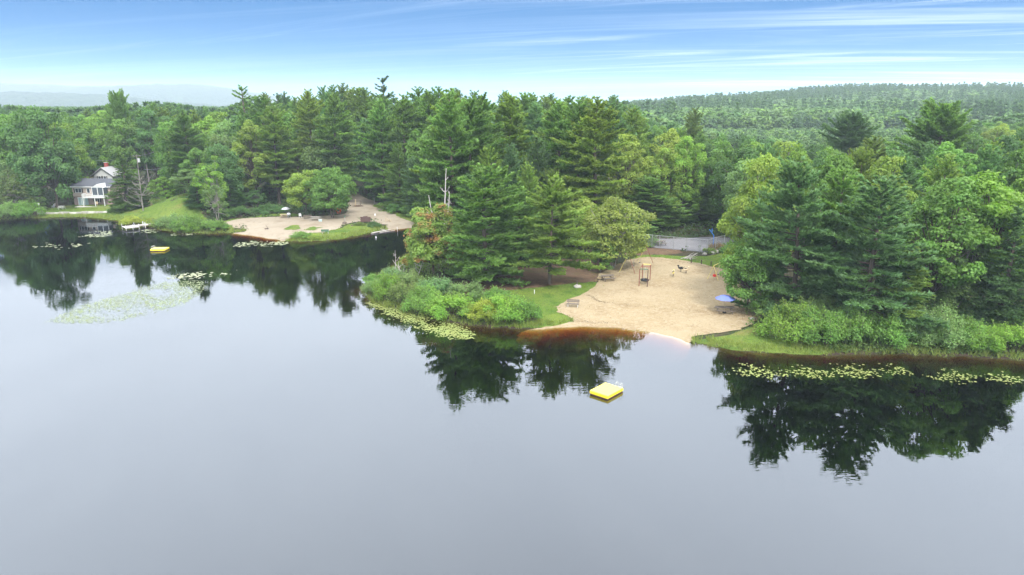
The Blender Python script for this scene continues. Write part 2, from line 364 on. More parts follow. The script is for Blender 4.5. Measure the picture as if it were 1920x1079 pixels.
ground = link('ground', np_mesh('ground', np.stack([XX.ravel(), YY.ravel(), ZZ], 1), F, smooth=True), None, M['floor'])
setp(ground, 'dark forest floor and lake bed under the whole scene', 'ground', kind='structure')

# far hills to the north-west, beyond the haze of the near wood
def hills(name, y0, width, top, seed, u0, u1, label):
    r_ = np.random.default_rng(seed); ph = r_.uniform(0, 6, 6)
    us = np.linspace(u0, u1, 150); rows = np.linspace(-1, 1, 26); V = []
    for u in us:
        t = (u - u0) / (u1 - u0); env = sstep(np.array([t]), 0, .12)[0] * (1 - sstep(np.array([t]), .72, 1.0)[0]) if u1 < 900 else 1
        crest = top * (0.86 + 0.10 * math.sin(u * .006 + ph[0]) + 0.06 * math.sin(u * .017 + ph[1])) * (0.25 + 0.75 * env)
        for k in rows:
            y = y0 + k * width; x = (u - 960) / FPX * y0 * 0.985 * (1 + 0.0 * k)
            z = crest * (1 - abs(k) ** 1.8) + (r_.normal(0, 2.0) if abs(k) < .97 else 0) - 4
            V.append((x, y, z))
    n = len(rows); i = np.arange(len(us) * n).reshape(len(us), n)
    F = np.stack([i[:-1, :-1], i[1:, :-1], i[1:, 1:], i[:-1, 1:]], -1).reshape(-1, 4)
    return setp(link(name, np_mesh(name, V, F, smooth=True), None, M['hill']), label, 'hill', kind='structure')
hills('hill', 3300, 700, 132, 3, -500, 720, 'pale blue distant wooded ridge on the skyline above the house')
hills('hill', 2300, 380, 74, 8, -700, 560, 'darker blue wooded ridge just below the pale skyline ridge')

# lake: a closed body of brown tea coloured water
lk = MB(); lk.box((0, -20, -2.5), (900, 620, 5.0))
lake = lk.build('lake_water', M['water']); setp(lake, 'calm dark lake mirroring the trees and the pale sky', 'lake', kind='structure')

# the air
hz, N, L = newmat('haze'); o_ = N.new('ShaderNodeOutputMaterial'); pv = N.new('ShaderNodeVolumePrincipled')
pv.inputs['Color'].default_value = (0.74, 0.87, 1.0, 1); pv.inputs['Density'].default_value = 0.00021; pv.inputs['Anisotropy'].default_value = 0.0
L.new(pv.outputs[0], o_.inputs['Volume'])
hb = MB(); hb.box((0, 1700, 69), (5600, 4700, 152)); setp(hb.build('haze', hz), kind='stuff')

# ------------------------------------------------------------------ sheets laid on the ground
def jitter_outline(P, amp, seed):
    r_ = np.random.default_rng(seed); P = smooth_line(list(P) + [P[0]], 2 if amp > .05 else 0)[:-1]; out = []
    for a, b in zip(P, np.roll(P, -1, 0)):
        n = max(1, int(np.hypot(*(b - a)) / 0.7))
        for k in range(n): out.append(a + (b - a) * k / n + r_.normal(0, amp, 2))
    return np.array(out)
def inside(poly, x, y):
    a = poly; b = np.roll(poly, -1, 0); x = np.asarray(x)[:, None]; y = np.asarray(y)[:, None]
    dy = b[:, 1] - a[:, 1]
    cr = ((a[:, 1] > y) != (b[:, 1] > y)) & (x < (b[:, 0] - a[:, 0]) * (y - a[:, 1]) / np.where(dy == 0, 1e-9, dy) + a[:, 0])
    return cr.sum(1) % 2 == 1
SHEETS = {}
def sheet(name, pts, dz, mat, label, cat, amp=0.16, seed=1, step=1.1, world_pts=False):
    P = np.array(pts if world_pts else [G(u, v)[:2] for u, v in pts]); P = jitter_outline(P, amp, seed)
    SHEETS.setdefault(name, []).append(P)
    lo, hi = P.min(0), P.max(0)
    X, Y = np.meshgrid(np.arange(lo[0], hi[0], step), np.arange(lo[1], hi[1], step)); X = X.ravel() + .3 * rng.normal(size=X.size) * step * .5; Y = Y.ravel()
    k = inside(P, X, Y); I = np.stack([X[k], Y[k]], 1)
    pts2 = [Vector(p) for p in np.vstack([P, I])]
    n = len(P); vo, _, fo, *_r = geometry.delaunay_2d_cdt(pts2, [(i, (i + 1) % n) for i in range(n)], [], 1, 1e-5)
    V = np.array([tuple(v) for v in vo]); Z = height(V[:, 0], V[:, 1]) + dz
    me = np_mesh(name, np.column_stack([V, Z]), np.array(fo), smooth=True)
    o = link(name, me, None, mat); return setp(o, label, cat, kind='structure')
sheet('lawn', [(925, 612), (1000, 616), (1066, 611), (1075, 600), (1062, 585), (1062, 570), (1110, 548), (1124, 528), (1080, 532), (1000, 540), (930, 548), (900, 575)], 0.05, M['lawn'],
      'bright grass patch on the point beside the near sand beach', 'lawn', seed=2)
sheet('needle_bed', [(840, 560), (930, 556), (1010, 548), (1085, 538), (1140, 520), (1170, 498), (1120, 485), (1040, 488), (950, 495), (880, 515)], 0.03, M['duff'],
      'reddish brown needle litter under the pines on the point', 'ground', seed=3, amp=.3)
sheet('lawn', [(1175, 490), (1210, 476), (1300, 483), (1340, 480), (1372, 468), (1400, 475), (1410, 500), (1380, 512), (1320, 502), (1250, 495)], 0.05, M['lawn'],
      'bright grass strip between the near sand beach and the sports court', 'lawn', seed=4)
sheet('needle_bed', [(1170, 478), (1215, 480), (1290, 476), (1262, 466), (1222, 458), (1180, 455), (1150, 470)], 0.035, M['duff'],
      'brown bare ground at the fence gate of the sports court', 'ground', seed=14, amp=.3)
sheet('lawn', [(1292, 640), (1340, 652), (1420, 660), (1500, 665), (1560, 666), (1550, 640), (1470, 615), (1420, 606), (1400, 618), (1360, 630)], 0.05, M['lawn'],
      'yellow green grass strip at the water below the right bank shrubs', 'lawn', seed=5)
sheet('beach', [(1043, 578), (1056, 567), (1100, 552), (1122, 530), (1118, 518), (1150, 502), (1180, 488), (1212, 482), (1262, 486), (1305, 494), (1350, 503), (1400, 520), (1450, 545),
                (1470, 580), (1412, 604), (1400, 614), (1372, 624), (1310, 630), (1292, 640), (1290, 668), (1220, 676), (1100, 668), (1000, 652), (960, 630), (985, 618), (1030, 614), (1066, 608), (1080, 602), (1064, 594), (1046, 586)],
      0.09, M['sand'], 'tan sand beach with the playground, running down under the brown water', 'beach', seed=6)
mud = M['mud'] = mat_ground('lake_mud', [(0.048, 0.036, 0.026), (0.034, 0.025, 0.018), (0.066, 0.05, 0.034)], [(0.3, 0.4, 0.6), (1.0, 0.5, 0.7)])
sheet('lake_bed', [(1300, 642), (1400, 657), (1600, 663), (1800, 665), (1960, 676), (1960, 700), (1800, 690), (1600, 688), (1400, 682), (1300, 668)], 0.04, mud, 'reddish brown muddy shallows along the right bank', 'lake bed', seed=61, amp=.3)
sheet('lake_bed', [(800, 594), (900, 611), (960, 614), (1000, 615), (1000, 645), (940, 640), (860, 628), (790, 606)], 0.04, mud, 'reddish brown muddy shallows along the point', 'lake bed', seed=62, amp=.3)
sheet('lake_bed', [(400, 438), (470, 440), (545, 453), (650, 447), (700, 437), (705, 444), (650, 455), (545, 461), (460, 452), (400, 446)], 0.04, mud, 'reddish brown muddy shallows along the pale beach', 'lake bed', seed=63, amp=.3)
# far side
sheet('lawn', [(75, 409), (140, 406), (190, 409), (232, 420), (270, 428), (320, 434), (370, 436), (400, 420), (380, 395), (345, 372), (310, 372), (270, 378), (215, 380), (150, 383), (100, 388), (75, 398)],
      0.06, M['lawn'], 'green lawn and grassy mound running from the lakeside house to the water', 'lawn', seed=7, step=1.6, amp=.25)
sheet('lawn', [(345, 437), (400, 439), (440, 437), (425, 428), (415, 415), (440, 409), (510, 405), (560, 407), (560, 400), (480, 400), (400, 405), (360, 420)], 0.05, M['lawn'],
      'rough grass around the left end of the far sand beach', 'lawn', seed=8, step=1.6, amp=.3)
sheet('lawn', [(520, 448), (546, 454), (600, 453), (650, 447), (695, 437), (722, 430), (700, 419), (655, 420), (640, 428), (600, 436), (560, 438)], 0.05, M['lawn'],
      'bright grass strip along the water below the brown notice board', 'lawn', seed=9, step=1.6, amp=.3)
sheet('lawn', [(700, 383), (730, 392), (765, 403), (800, 412), (800, 421), (772, 418), (730, 400), (708, 392)], 0.11, M['lawn'],
      'grass verge between the sandy track and the dark wood', 'lawn', seed=10, step=1.6, amp=.3)
sheet('beach', [(419, 418), (440, 411), (500, 407), (560, 408), (640, 405), (655, 395), (650, 378), (654, 364), (664, 361), (690, 373), (715, 386), (750, 400), (780, 410), (778, 428), (740, 434), (720, 432), (728, 424), (700, 416), (655, 417), (640, 427),
                (610, 436), (565, 441), (545, 447), (520, 456), (470, 452), (425, 444), (440, 436), (470, 434), (440, 427)], 0.08, M['sand_far'],
      'pale sand beach with a sandy track leading into the wood', 'beach', seed=11, step=1.6, amp=.25)
sheet('grass_patch', [(530, 432), (545, 425), (560, 423), (566, 428), (552, 433)], 0.12, M['lawn'], 'small larger grass patch on the pale sand beach', 'grass', seed=12, amp=.35)
sheet('grass_patch', [(570, 431), (585, 426), (600, 427), (598, 431), (582, 434)], 0.12, M['lawn'], 'small thin grass patch on the pale sand beach nearer the green bench', 'grass', seed=13, amp=.35)
CQ = [(1212, 464), (1325, 474), (1372, 464), (1400, 450), (1330, 445), (1222, 449)]
sheet('sports_court', CQ, 0.07, M['court'], 'grey asphalt sports court behind the chain link fence', 'court', seed=15, amp=.02)

# ------------------------------------------------------------------ plants
def unit(a): return a / (np.linalg.norm(a, axis=-1, keepdims=True) + 1e-9)
UP = np.array([0, 0, 1.0])
def needles(C, D, n, Ls, w, up, spread, r_, tint):
    """pointed tufts: n slender triangles at every point of C, along D, spread and turned to the light"""
    m = len(C); C = np.repeat(C, n, 0); D = np.repeat(D, n, 0); tint = np.repeat(tint, n)
    d = unit(D + UP * up + r_.normal(0, spread, (m * n, 3)))
    side = unit(np.cross(d, UP + r_.normal(0, 0.55, (m * n, 3))))
    Lg = (Ls * r_.uniform(0.65, 1.25, m * n))[:, None]; C = C - d * Lg * 0.25
    ww = w * r_.uniform(0.7, 1.3, m * n)[:, None]
    V = np.stack([C - side * ww * .5, C + side * ww * .5, C + d * Lg], 1).reshape(-1, 3)
    return V, tint * r_.uniform(0.72, 1.28, m * n)
def leaves(C, Nn, s, r_, tint, asp=0.36):
    m = len(C); t = unit(np.cross(Nn, r_.normal(size=(m, 3)))); b = np.cross(Nn, t); s = (s * r_.uniform(0.65, 1.3, m))[:, None]
    k = r_.uniform(-.12, .12, (m, 1)) * s
    V = np.stack([C - t * s * .5, C + b * s * asp + Nn * k, C + t * s * .5, C - b * s * asp + Nn * k], 1).reshape(-1, 3)
    return V, tint * r_.uniform(0.7, 1.3, m)
def tubes(paths, sides=6):
    V = []; Fq = []; n0 = 0; a = np.arange(sides) * 2 * math.pi / sides
    for P, R in paths:
        P = np.asarray(P, float); R = np.asarray(R, float)
        d = unit(np.gradient(P, axis=0)); ref = np.where(np.abs(d[:, 2:3]) > .9, np.array([[1.0, 0, 0]]), UP[None])
        s = unit(np.cross(d, ref)); t = np.cross(d, s)
        ring = P[:, None] + R[:, None, None] * (np.cos(a)[None, :, None] * s[:, None] + np.sin(a)[None, :, None] * t[:, None])
        k = len(P); V.append(ring.reshape(-1, 3)); i = n0 + np.arange(k * sides).reshape(k, sides)
        Fq.append(np.stack([i[:-1], np.roll(i, -1, 1)[:-1], np.roll(i, -1, 1)[1:], i[1:]], -1).reshape(-1, 4)); n0 += k * sides
    return np.vstack(V), np.vstack(Fq)
class Proto: pass
def finish(name, V, T, k, tubes_, mat, bark, h, w, smooth=True):
    p = Proto(); p.h, p.w = h, w
    p.crown = np_mesh(name + '_crown', V, np.arange(len(V)).reshape(-1, k), T); p.crown.materials.append(mat)
    if tubes_ is not None:
        tv, tf = tubes_; p.trunk = np_mesh(name + '_trunk', tv, tf, smooth=True); p.trunk.materials.append(bark)
    else: p.trunk = None
    return p
def pine(seed, Hh=18.0, R=4.6, base=0.12, whorls=24, prof='dense', tri=7, step=0.38, Ln=0.46, wn=0.15, droop=0.0, gap=0.1, flat=0.5, bark='bark', twig=0.40):
    r_ = np.random.default_rng(seed); CC = []; DD = []; TT = []; paths = []
    lean = r_.normal(0, .012, 2); zt = np.linspace(-0.4, Hh * .985, 14)
    axis_xy = lambda z: np.array([lean[0] * z + .12 * math.sin(z * .35 + seed), lean[1] * z + .1 * math.sin(z * .28 + 2 * seed)])
    r0 = 0.016 * Hh
    paths.append((np.array([[*axis_xy(z), z] for z in zt]), r0 * (1 - np.clip(zt, 0, None) / Hh) ** .8 + .03))
    zs = np.linspace(base * Hh, Hh * .975, whorls)
    side_grow = r_.uniform(0, 2 * math.pi)
    for wi, z0 in enumerate(zs):
        t = (z0 / Hh - base) / (1 - base)
        if prof == 'dense': pr = (1 - t) ** .52 * (0.78 + .22 * min(1, t / .18)) + .06
        elif prof == 'tall': pr = math.sin(math.pi * min(1, (t * .86 + .14))) ** .55 * (1 - .35 * t) + .05
        elif prof == 'broad': pr = (1 - abs(t - .42) / .62 if t > .42 else .72 + .28 * t / .42) ** .5 * 1.0 + .04
        elif prof == 'spire': pr = (1 - t) ** .85 + .05
        else: pr = (0.45 + .55 * r_.random()) * (1 - t) ** .5 + .12
        nb = int(r_.integers(4, 7)) if prof != 'sparse' else int(r_.integers(3, 5)); a0 = r_.uniform(0, 6.28)
        for b in range(nb):
            if r_.random() < gap: continue
            az = a0 + b * 2 * math.pi / nb + r_.normal(0, .22); z = z0 + r_.normal(0, .22)
            Lb = R * pr * r_.uniform(.66, 1.18) * (1 + .16 * math.cos(az - side_grow)) * (1 + .17 * math.sin(2 * az + z0 * 14 / Hh + seed))
            Lb = max(Lb, .35)
            rise = (-.10 + .95 * t ** 1.6) - droop * (1 - t) + r_.normal(0, .07)
            hd = np.array([math.cos(az), math.sin(az), 0]); s = np.linspace(0, 1, 6)
            o = np.array([*axis_xy(z), z])
            up_tip = (.22 - droop * .5) * Lb * .5
            P = o + np.outer(s * Lb * math.cos(rise), hd) + np.outer(s * Lb * math.sin(rise) + up_tip * s ** 3 - .05 * Lb * s, UP)
            if Lb > .8: paths.append((P[:5], .012 * Lb * np.linspace(1, .35, 5) + .012))
            tin = r_.uniform(.72, 1.25)
            nt = max(2, int(Lb / .34))
            for q in np.linspace(.22 if t < .7 else .1, 1, nt):
                base_p = o + (P[min(5, int(q * 5))] - o) if q >= 1 else P[int(q * 5)] + (P[int(q * 5) + 1] - P[int(q * 5)]) * (q * 5 - int(q * 5))
                for sg in (-1, 1):
                    ang = az + sg * r_.uniform(.55, 1.1); l2 = min(Lb, 3.6) * twig * (1.15 - .75 * q) * r_.uniform(.6, 1.2)
                    td = np.array([math.cos(ang), math.sin(ang), r_.normal(.12, .12) + .25 * rise]); k = max(1, int(l2 / step))
                    pts = base_p + np.outer(np.linspace(.25, 1, k) * l2, td) + r_.normal(0, .05, (k, 3))
                    CC.append(pts); DD.append(np.repeat(unit(td)[None], k, 0)); TT.append(np.full(k, tin * r_.uniform(.85, 1.15)))
                CC.append(base_p[None]); DD.append(hd[None]); TT.append(np.array([tin]))
    for b in range(9):                                        # dead lower limbs
        z = Hh * r_.uniform(.04, base + .12); az = r_.uniform(0, 6.28); Lb = R * r_.uniform(.35, .8); k = np.linspace(0, 1, 5)[:, None]
        P = np.array([*axis_xy(z), z]) + np.array([math.cos(az), math.sin(az), r_.normal(.05, .12)]) * Lb * k + r_.normal(0, .06, (5, 3)) * k; paths.append((P, .03 * (1 - .7 * k[:, 0]) + .008))
    top = np.array([[*axis_xy(Hh), Hh - .25 * i] for i in range(4)]); CC.append(top); DD.append(np.repeat(UP[None], 4, 0)); TT.append(np.ones(4))
    C, D, T = np.vstack(CC), np.vstack(DD), np.concatenate(TT)
    V, T = needles(C, D, tri, Ln, wn, flat, .42, r_, T)
    w = np.percentile(np.hypot(V[:, 0], V[:, 1]), 97) * 2
    return finish('pine', V, T, 3, tubes(paths, 6), M['needle'], M[bark], V[:, 2].max(), w)
def broadleaf(seed, Hh=14.0, R=4.6, base=0.25, clumps=60, nl=190, s=0.34, shape=1.0, bark='bark', stems=1, droop=0.0, mat='leaf', rag=0.2, fill=0.35):
    r_ = np.random.default_rng(seed); paths = []; CC = []; NN = []; TT = []
    zc = Hh * (base + (1 - base) * .48); hz_ = Hh * (1 - base) * .52
    dirs = []
    while len(dirs) < clumps:
        d = unit(r_.normal(size=3))
        if d[2] < -.75: continue
        if all(np.dot(d, e) < 1 - 1.15 / clumps for e in dirs[-200:]) or r_.random() < .15: dirs.append(d)
    lob = r_.normal(size=(5, 3))
    stem_tops = []
    for q in range(stems):
        off = np.array([r_.normal(0, .25), r_.normal(0, .25), 0]) * (stems > 1); tp = off * 4 + np.array([r_.normal(0, .3), r_.normal(0, .3), Hh * (base + .32)])
        z = np.linspace(0, 1, 7)[:, None]; P = off * (1 - z) + tp * z - UP * .4 * (1 - z); P[1:-1] += r_.normal(0, .08, (5, 3))
        paths.append((P, Hh * .017 / math.sqrt(stems) * (1 - .55 * z[:, 0]) * np.where(z[:, 0] < .05, 1.35, 1))); stem_tops.append(P)
    for d in dirs:
        rad = 1 + rag * np.sin(lob @ d * 2.2).sum() / 2.5 + r_.normal(0, .07); inner = r_.random() < fill
        k = rad * (r_.uniform(.45, .8) if inner else r_.uniform(.85, 1.0))
        w_ = (1 - max(0, d[2]) ** 2 * (1 - 1 / shape) * .6)
        c = np.array([d[0] * R * k * w_, d[1] * R * k * w_, zc + d[2] * hz_ * k - (droop * math.hypot(d[0], d[1]) * R * .3)])
        rc = R * r_.uniform(.20, .34) * (1.0 if not inner else .9)
        S = stem_tops[r_.integers(0, stems)]; j = r_.integers(3, 7); a = S[j]
        mid = (a + c) / 2 + np.array([0, 0, .06 * Hh * r_.uniform(-.3, .6)]) ; q = np.linspace(0, 1, 5)[:, None]
        P = a * (1 - q) ** 2 + 2 * mid * q * (1 - q) + c * q ** 2; paths.append((P, Hh * .0055 * (1 - .75 * q[:, 0]) + .012))
        n = int(nl * r_.uniform(.75, 1.25)); o = unit(r_.normal(size=(n, 3)) + np.array([0, 0, .35]) + d * .55)
        bump_ = 1 + .22 * np.sin(o @ r_.normal(size=3) * 4 + r_.uniform(0, 6))
        p = c + o * np.array([1, 1, .72]) * rc * (r_.uniform(.35, 1, n) ** .45 * bump_)[:, None]; p[:, 2] -= droop * .5 * rc * np.hypot(o[:, 0], o[:, 1])
        CC.append(p); NN.append(unit(o * .75 + UP * .6 + r_.normal(0, .5, (n, 3)))); TT.append(np.full(n, r_.uniform(.72, 1.25)))
    C, Nn, T = np.vstack(CC), np.vstack(NN), np.concatenate(TT)
    V, T = leaves(C, Nn, s, r_, T)
    w = np.percentile(np.hypot(V[:, 0], V[:, 1]), 97) * 2
    return finish('broadleaf', V, T, 4, tubes(paths, 6), M[mat], M[bark], V[:, 2].max(), w)
def shrub(seed, Hh=2.6, R=2.2, clumps=34, nl=270, s=0.135, mat='leaf'):
    r_ = np.random.default_rng(seed); paths = []; CC = []; NN = []; TT = []
    for i in range(clumps):
        a = r_.uniform(0, 6.28); q = math.sqrt(r_.random()) * .92; el = r_.random()
        top = (1 - q ** 2.4) * .75 + .2
        c = np.array([math.cos(a) * R * q, math.sin(a) * R * q, Hh * top * r_.uniform(.55, 1)]); rc = R * r_.uniform(.16, .30)
        b = np.array([c[0] * .25, c[1] * .25, -.2]); t = np.linspace(0, 1, 4)[:, None]
        paths.append((b + (c - b) * t + np.array([c[0], c[1], 0]) * .12 * (t - t * t), .03 * (1 - .7 * t[:, 0])))
        n = int(nl * r_.uniform(.7, 1.3)); o = unit(r_.normal(size=(n, 3)) + np.array([0, 0, .4]))
        bump_ = 1 + .25 * np.sin(o @ r_.normal(size=3) * 4 + r_.uniform(0, 6))
        p = c + o * np.array([1, 1, .9]) * rc * (r_.uniform(.3, 1, n) ** .5 * bump_)[:, None]; p[:, 2] = np.maximum(p[:, 2], r_.uniform(.0, .3, n))
        tn = r_.uniform(.68, 1.3); CC.append(p); NN.append(unit(o * .7 + UP * .55 + r_.normal(0, .55, (n, 3)))); TT.append(np.full(n, tn))
        for q in range(4):                                    # shoots that stick out of the mound
            d = unit(r_.normal(size=3) * .7 + UP * .9 + unit(c) * .4); k = np.linspace(.5, 1.0, 11)[:, None]; ln = rc * r_.uniform(1.3, 2.0)
            pp = c + d * ln * k + r_.normal(0, .045, (11, 3)); CC.append(pp); NN.append(unit(r_.normal(0, .7, (11, 3)) + UP * .5)); TT.append(np.full(11, tn * r_.uniform(.9, 1.25))); paths.append((np.stack([c, c + d * ln * .5, c + d * ln]), np.array([.014, .01, .005])))
    C, Nn, T = np.vstack(CC), np.vstack(NN), np.concatenate(TT)
    V, T = leaves(C, Nn, s, r_, T, .3)
    w = np.percentile(np.hypot(V[:, 0], V[:, 1]), 97) * 2
    return finish('shrub', V, T, 4, tubes(paths, 4), M[mat], M['bark'], V[:, 2].max(), w)
PR = {}
PR['young'] = [pine(s, 17, 5.2, .07, 21, 'dense', 8, .33, .52, .25, 0, .08, twig=.46) for s in (1, 2, 3, 4, 5)]
PR['limbed'] = [pine(6, 17, 5.6, .20, 18, 'dense', 8, .33, .52, .25, 0, .10, twig=.46)]
PR['tall'] = [pine(s, 25, 5.0, .20, 25, 'tall', 8, .38, .58, .28, 0, .12, twig=.5) for s in (11, 12, 13, 14)]
PR['sparse'] = [pine(s, 26, 4.2, .30, 15, 'sparse', 9, .38, .58, .28, 0, .2, .35, twig=.5) for s in (21, 22)]
PR['broad'] = [pine(31, 22, 6.8, .30, 22, 'broad', 9, .36, .62, .30, 0, .08, twig=.5)]
PR['hemlock'] = [pine(s, 17, 3.9, .06, 27, 'spire', 8, .33, .46, .23, .22, .05, .15, twig=.46) for s in (41, 42)]
PR['round'] = [broadleaf(s, 14, 5.2, .10, 84, 230, .40, 1.0) for s in (51, 52, 53)]
PR['stemmed'] = [broadleaf(s, 14, 5.6, .20, 84, 230, .40, 1.0, stems=2 + s % 2) for s in (56, 57)]
PR['oval'] = [broadleaf(s, 18, 4.8, .14, 88, 210, .42, 1.3, rag=.24) for s in (61, 62, 63)]
PR['light'] = [broadleaf(s, 12, 3.2, .14, 56, 130, .34, 1.5, 'pale_bark', 2, .1, rag=.3, fill=.3) for s in (71, 72)]
PR['turning'] = [broadleaf(81, 13, 4.3, .06, 110, 190, .36, 1.35, 'bark', 1, .1, 'turning', .16, .4)]
PR['willowy'] = [broadleaf(91, 13, 5.0, .12, 90, 230, .34, 1.2, 'pale_bark', 3, .28, rag=.25)]
PR['shrub'] = [shrub(s) for s in (101, 102, 103, 104, 105, 106)]

KIND = dict(young='white_pine', limbed='white_pine', tall='white_pine', sparse='white_pine', broad='white_pine', hemlock='hemlock_tree', round='maple_tree', stemmed='maple_tree', oval='oak_tree', light='birch_tree', turning='maple_tree', willowy='birch_tree', shrub='shrub')
def plant(kind, x, y, hgt, wid, color, label, group, rot=None, k=None, cat=None, z=None, sub=None):
    r_ = random.Random(int(x * 131 + y * 977)); L_ = PR[kind]; p = L_[r_.randrange(len(L_)) if k is None else k % len(L_)]
    e = empty(sub or KIND[kind], (x, y, (H(x, y) if z is None else z) - .05), r_.uniform(0, 6.28) if rot is None else rot, label, cat or ('shrub' if kind == 'shrub' else 'tree'), group)
    s = wid / p.w; e.scale = (s, s, hgt / p.h)
    if p.trunk is not None: link('stems' if kind == 'shrub' else 'trunk', p.trunk, e)
    c = link('foliage' if kind == 'shrub' else 'crown', p.crown, e); c.color = (*color, 1)
    return e
def jit(c, r_, a=.12):
    k = 1 + r_.uniform(-a, a); return tuple(min(.36, q * k * (1 + r_.uniform(-a * .25, a * .25))) for q in c)
BLUE = (.150, .265, .112); PINE = (.172, .295, .078); PINEY = (.215, .315, .072); DARK = (.108, .195, .078); OLIVE = (.180, .250, .075)
GREEN = (.140, .262, .056); BRIGHT = (.185, .318, .052); YELL = (.235, .330, .058); DEEP = (.098, .195, .060); SAGE = (.160, .250, .085)
# near and named trees: kind, u, distance, top v, width in px, colour, variant, label
NAMED = [
 ('young', 908, 94, 303, 170, PINE, 0, 'broad dark green pine at the left of the pair on the point'),
 ('limbed', 1032, 92.5, 320, 160, PINEY, 0, 'layered pine with a bare lower trunk on the needle litter of the point'),
 ('young', 970, 107, 345, 120, PINE, 2, 'pine standing between and behind the two big pines of the point'),
 ('young', 884, 110, 322, 110, BLUE, 1, 'slimmer pine behind the left pine of the point'),
 ('turning', 812, 99, 380, 118, (.22, .33, .07), 0, 'maple with leaves turning orange at the left end of the point'),
 ('willowy', 1150, 101, 366, 138, (.25, .31, .075), 0, 'yellowish drooping birch beside the tall swing set'),
 ('oval', 1126, 99, 438, 62, GREEN, 0, 'small dark green maple at the left edge of the near sand beach'),
 ('oval', 1085, 113, 355, 95, YELL, 1, 'bright yellow green tree behind the pines of the point'),
 ('round', 1404, 80, 446, 104, GREEN, 0, 'leafy maple overhanging the blue umbrella on the near sand beach'),
 ('young', 1500, 78.5, 290, 195, BLUE, 2, 'tall blue green pine rising left in the right bank grove'),
 ('young', 1635, 73.5, 322, 240, BLUE, 3, 'widest blue green pine above the shrubs of the right bank'),
 ('young', 1570, 80, 298, 160, PINE, 4, 'pine half hidden between the two tall pines of the right bank'),
 ('hemlock', 1700, 72.5, 455, 130, PINEY, 0, 'low pine with drooping yellow green boughs over the right bank shrubs'),
 ('hemlock', 1890, 73, 385, 150, DARK, 1, 'dark drooping hemlock at the right end of the bank'),
 ('light', 1800, 77, 395, 120, SAGE, 0, 'thin pale trunked birch between pine and hemlock on the right bank'),
 ('oval', 1752, 77, 330, 180, GREEN, 2, 'rounded green oak behind the widest pine of the right bank'),
 ('oval', 1855, 78, 318, 190, BRIGHT, 1, 'bright green domed oak near the right end of the bank'),
 ('round', 1432, 96, 285, 140, YELL, 1, 'yellow green maple top behind the left pine of the right bank'),
 ('young', 1425, 90, 345, 100, PINE, 1, 'pine behind the maple that overhangs the umbrella'),
 ('oval', 1920, 88, 330, 150, BRIGHT, 0, 'bright oak cut by the right edge of the picture'),
 ('hemlock', 1196, 121, 400, 84, PINE, 0, 'dark fir at the left end of the court fence'),
 ('young', 1230, 134, 330, 130, PINE, 2, 'layered pine whose boughs hang over the left half of the court'),
 ('young', 1310, 143, 318, 120, PINE, 3, 'layered pine right behind the court'),
 ('broad', 1757, 138, 180, 150, PINE, 0, 'big dark pine standing clear above the right hand wood'),
 ('broad', 1590, 172, 203, 110, DARK, 0, 'dark umbrella topped pine above the middle of the right wood'),
 ('tall', 1625, 116, 252, 120, OLIVE, 1, 'olive green pine in front of the umbrella topped pine'),
 ('tall', 1300, 190, 200, 62, OLIVE, 2, 'single slim pine with a long bare trunk in the wood beyond the court'),
 ('stemmed', 620, 151, 311, 92, GREEN, 0, 'dense round maple standing on the pale sand beach'),
 ('stemmed', 569, 153.5, 317, 84, YELL, 1, 'yellower maple left of the dense maple on the pale sand beach'),
 ('sparse', 725, 205, 141, 84, DARK, 0, 'lone spire of a sparse pine on the middle skyline'),
 ('sparse', 465, 200, 157, 92, PINE, 1, 'ragged old pine on the skyline right of the pale hill'),
 ('broad', 231, 205, 163, 64, PINE, 0, 'ragged old pine on the skyline in front of the pale hill'),
 ('round', 92, 168, 196, 124, DEEP, 1, 'huge dark maple left of the lakeside house'),
 ('round', 30, 178, 208, 110, GREEN, 2, 'tall green maple at the left edge of the lake wood'),
 ('light', 24, 160, 318, 62, (.12, .17, .05), 0, 'small pale birch leaning over the water at the left edge'),
 ('light', 62, 163, 345, 40, SAGE, 1, 'thin birch beside the white lamp left of the house'),
 ('hemlock', 232, 164, 288, 84, (.120, .200, .050), 1, 'green conical cedar beside the lakeside house'),
 ('oval', 312, 172, 330, 62, BRIGHT, 0, 'bright round tree on the crest of the grassy mound'),
 ('round', 420, 160, 268, 84, DEEP, 1, 'dark rounded tree behind the clump beside the grassy mound'),
 ('oval', 378, 162, 276, 70, GREEN, 1, 'green domed tree behind the clump beside the grassy mound'),
 ('oval', 126, 203, 215, 90, GREEN, 0, 'green oak rising behind the back house'),
 ('round', 0, 166, 300, 70, SAGE, 1, 'grey green maple leaning over the water at the left margin'),
 ('oval', 120, 172, 270, 62, GREEN, 1, 'dark oak close to the left wall of the lakeside house'),
 ('hemlock', 372, 154, 330, 62, DEEP, 0, 'dark fir in the clump beside the grassy mound'),
 ('light', 398, 152, 292, 62, BRIGHT, 0, 'yellow green birch top in the clump beside the grassy mound'),
 ('oval', 360, 158, 318, 66, SAGE, 2, 'sage green tree in the clump beside the grassy mound'),
 ('light', 405, 148, 345, 44, SAGE, 1, 'low thin birch in front of the clump beside the mound'),
 ('hemlock', 430, 158, 322, 62, DEEP, 1, 'dark fir at the left end of the pale sand beach'),
 ('light', 480, 164, 352, 42, DEEP, 0, 'thin dark sapling behind the pale sand beach'),
 ('oval', 650, 192, 225, 112, BRIGHT, 0, 'bright leaved oak above the dense beach maple'),
 ('oval', 560, 186, 210, 130, GREEN, 1, 'large green oak behind the two beach maples'),
 ('oval', 478, 184, 215, 110, DEEP, 2, 'large dark oak left of the two beach maples'),
 ('round', 735, 176, 330, 90, DEEP, 2, 'low dark maple where the sandy track meets the wood'),
 ('young', 812, 150, 232, 128, PINE, 1, 'tall layered pine across the inlet behind the dead grey snag'),
]
boxes = []                     # keep the random wood off these
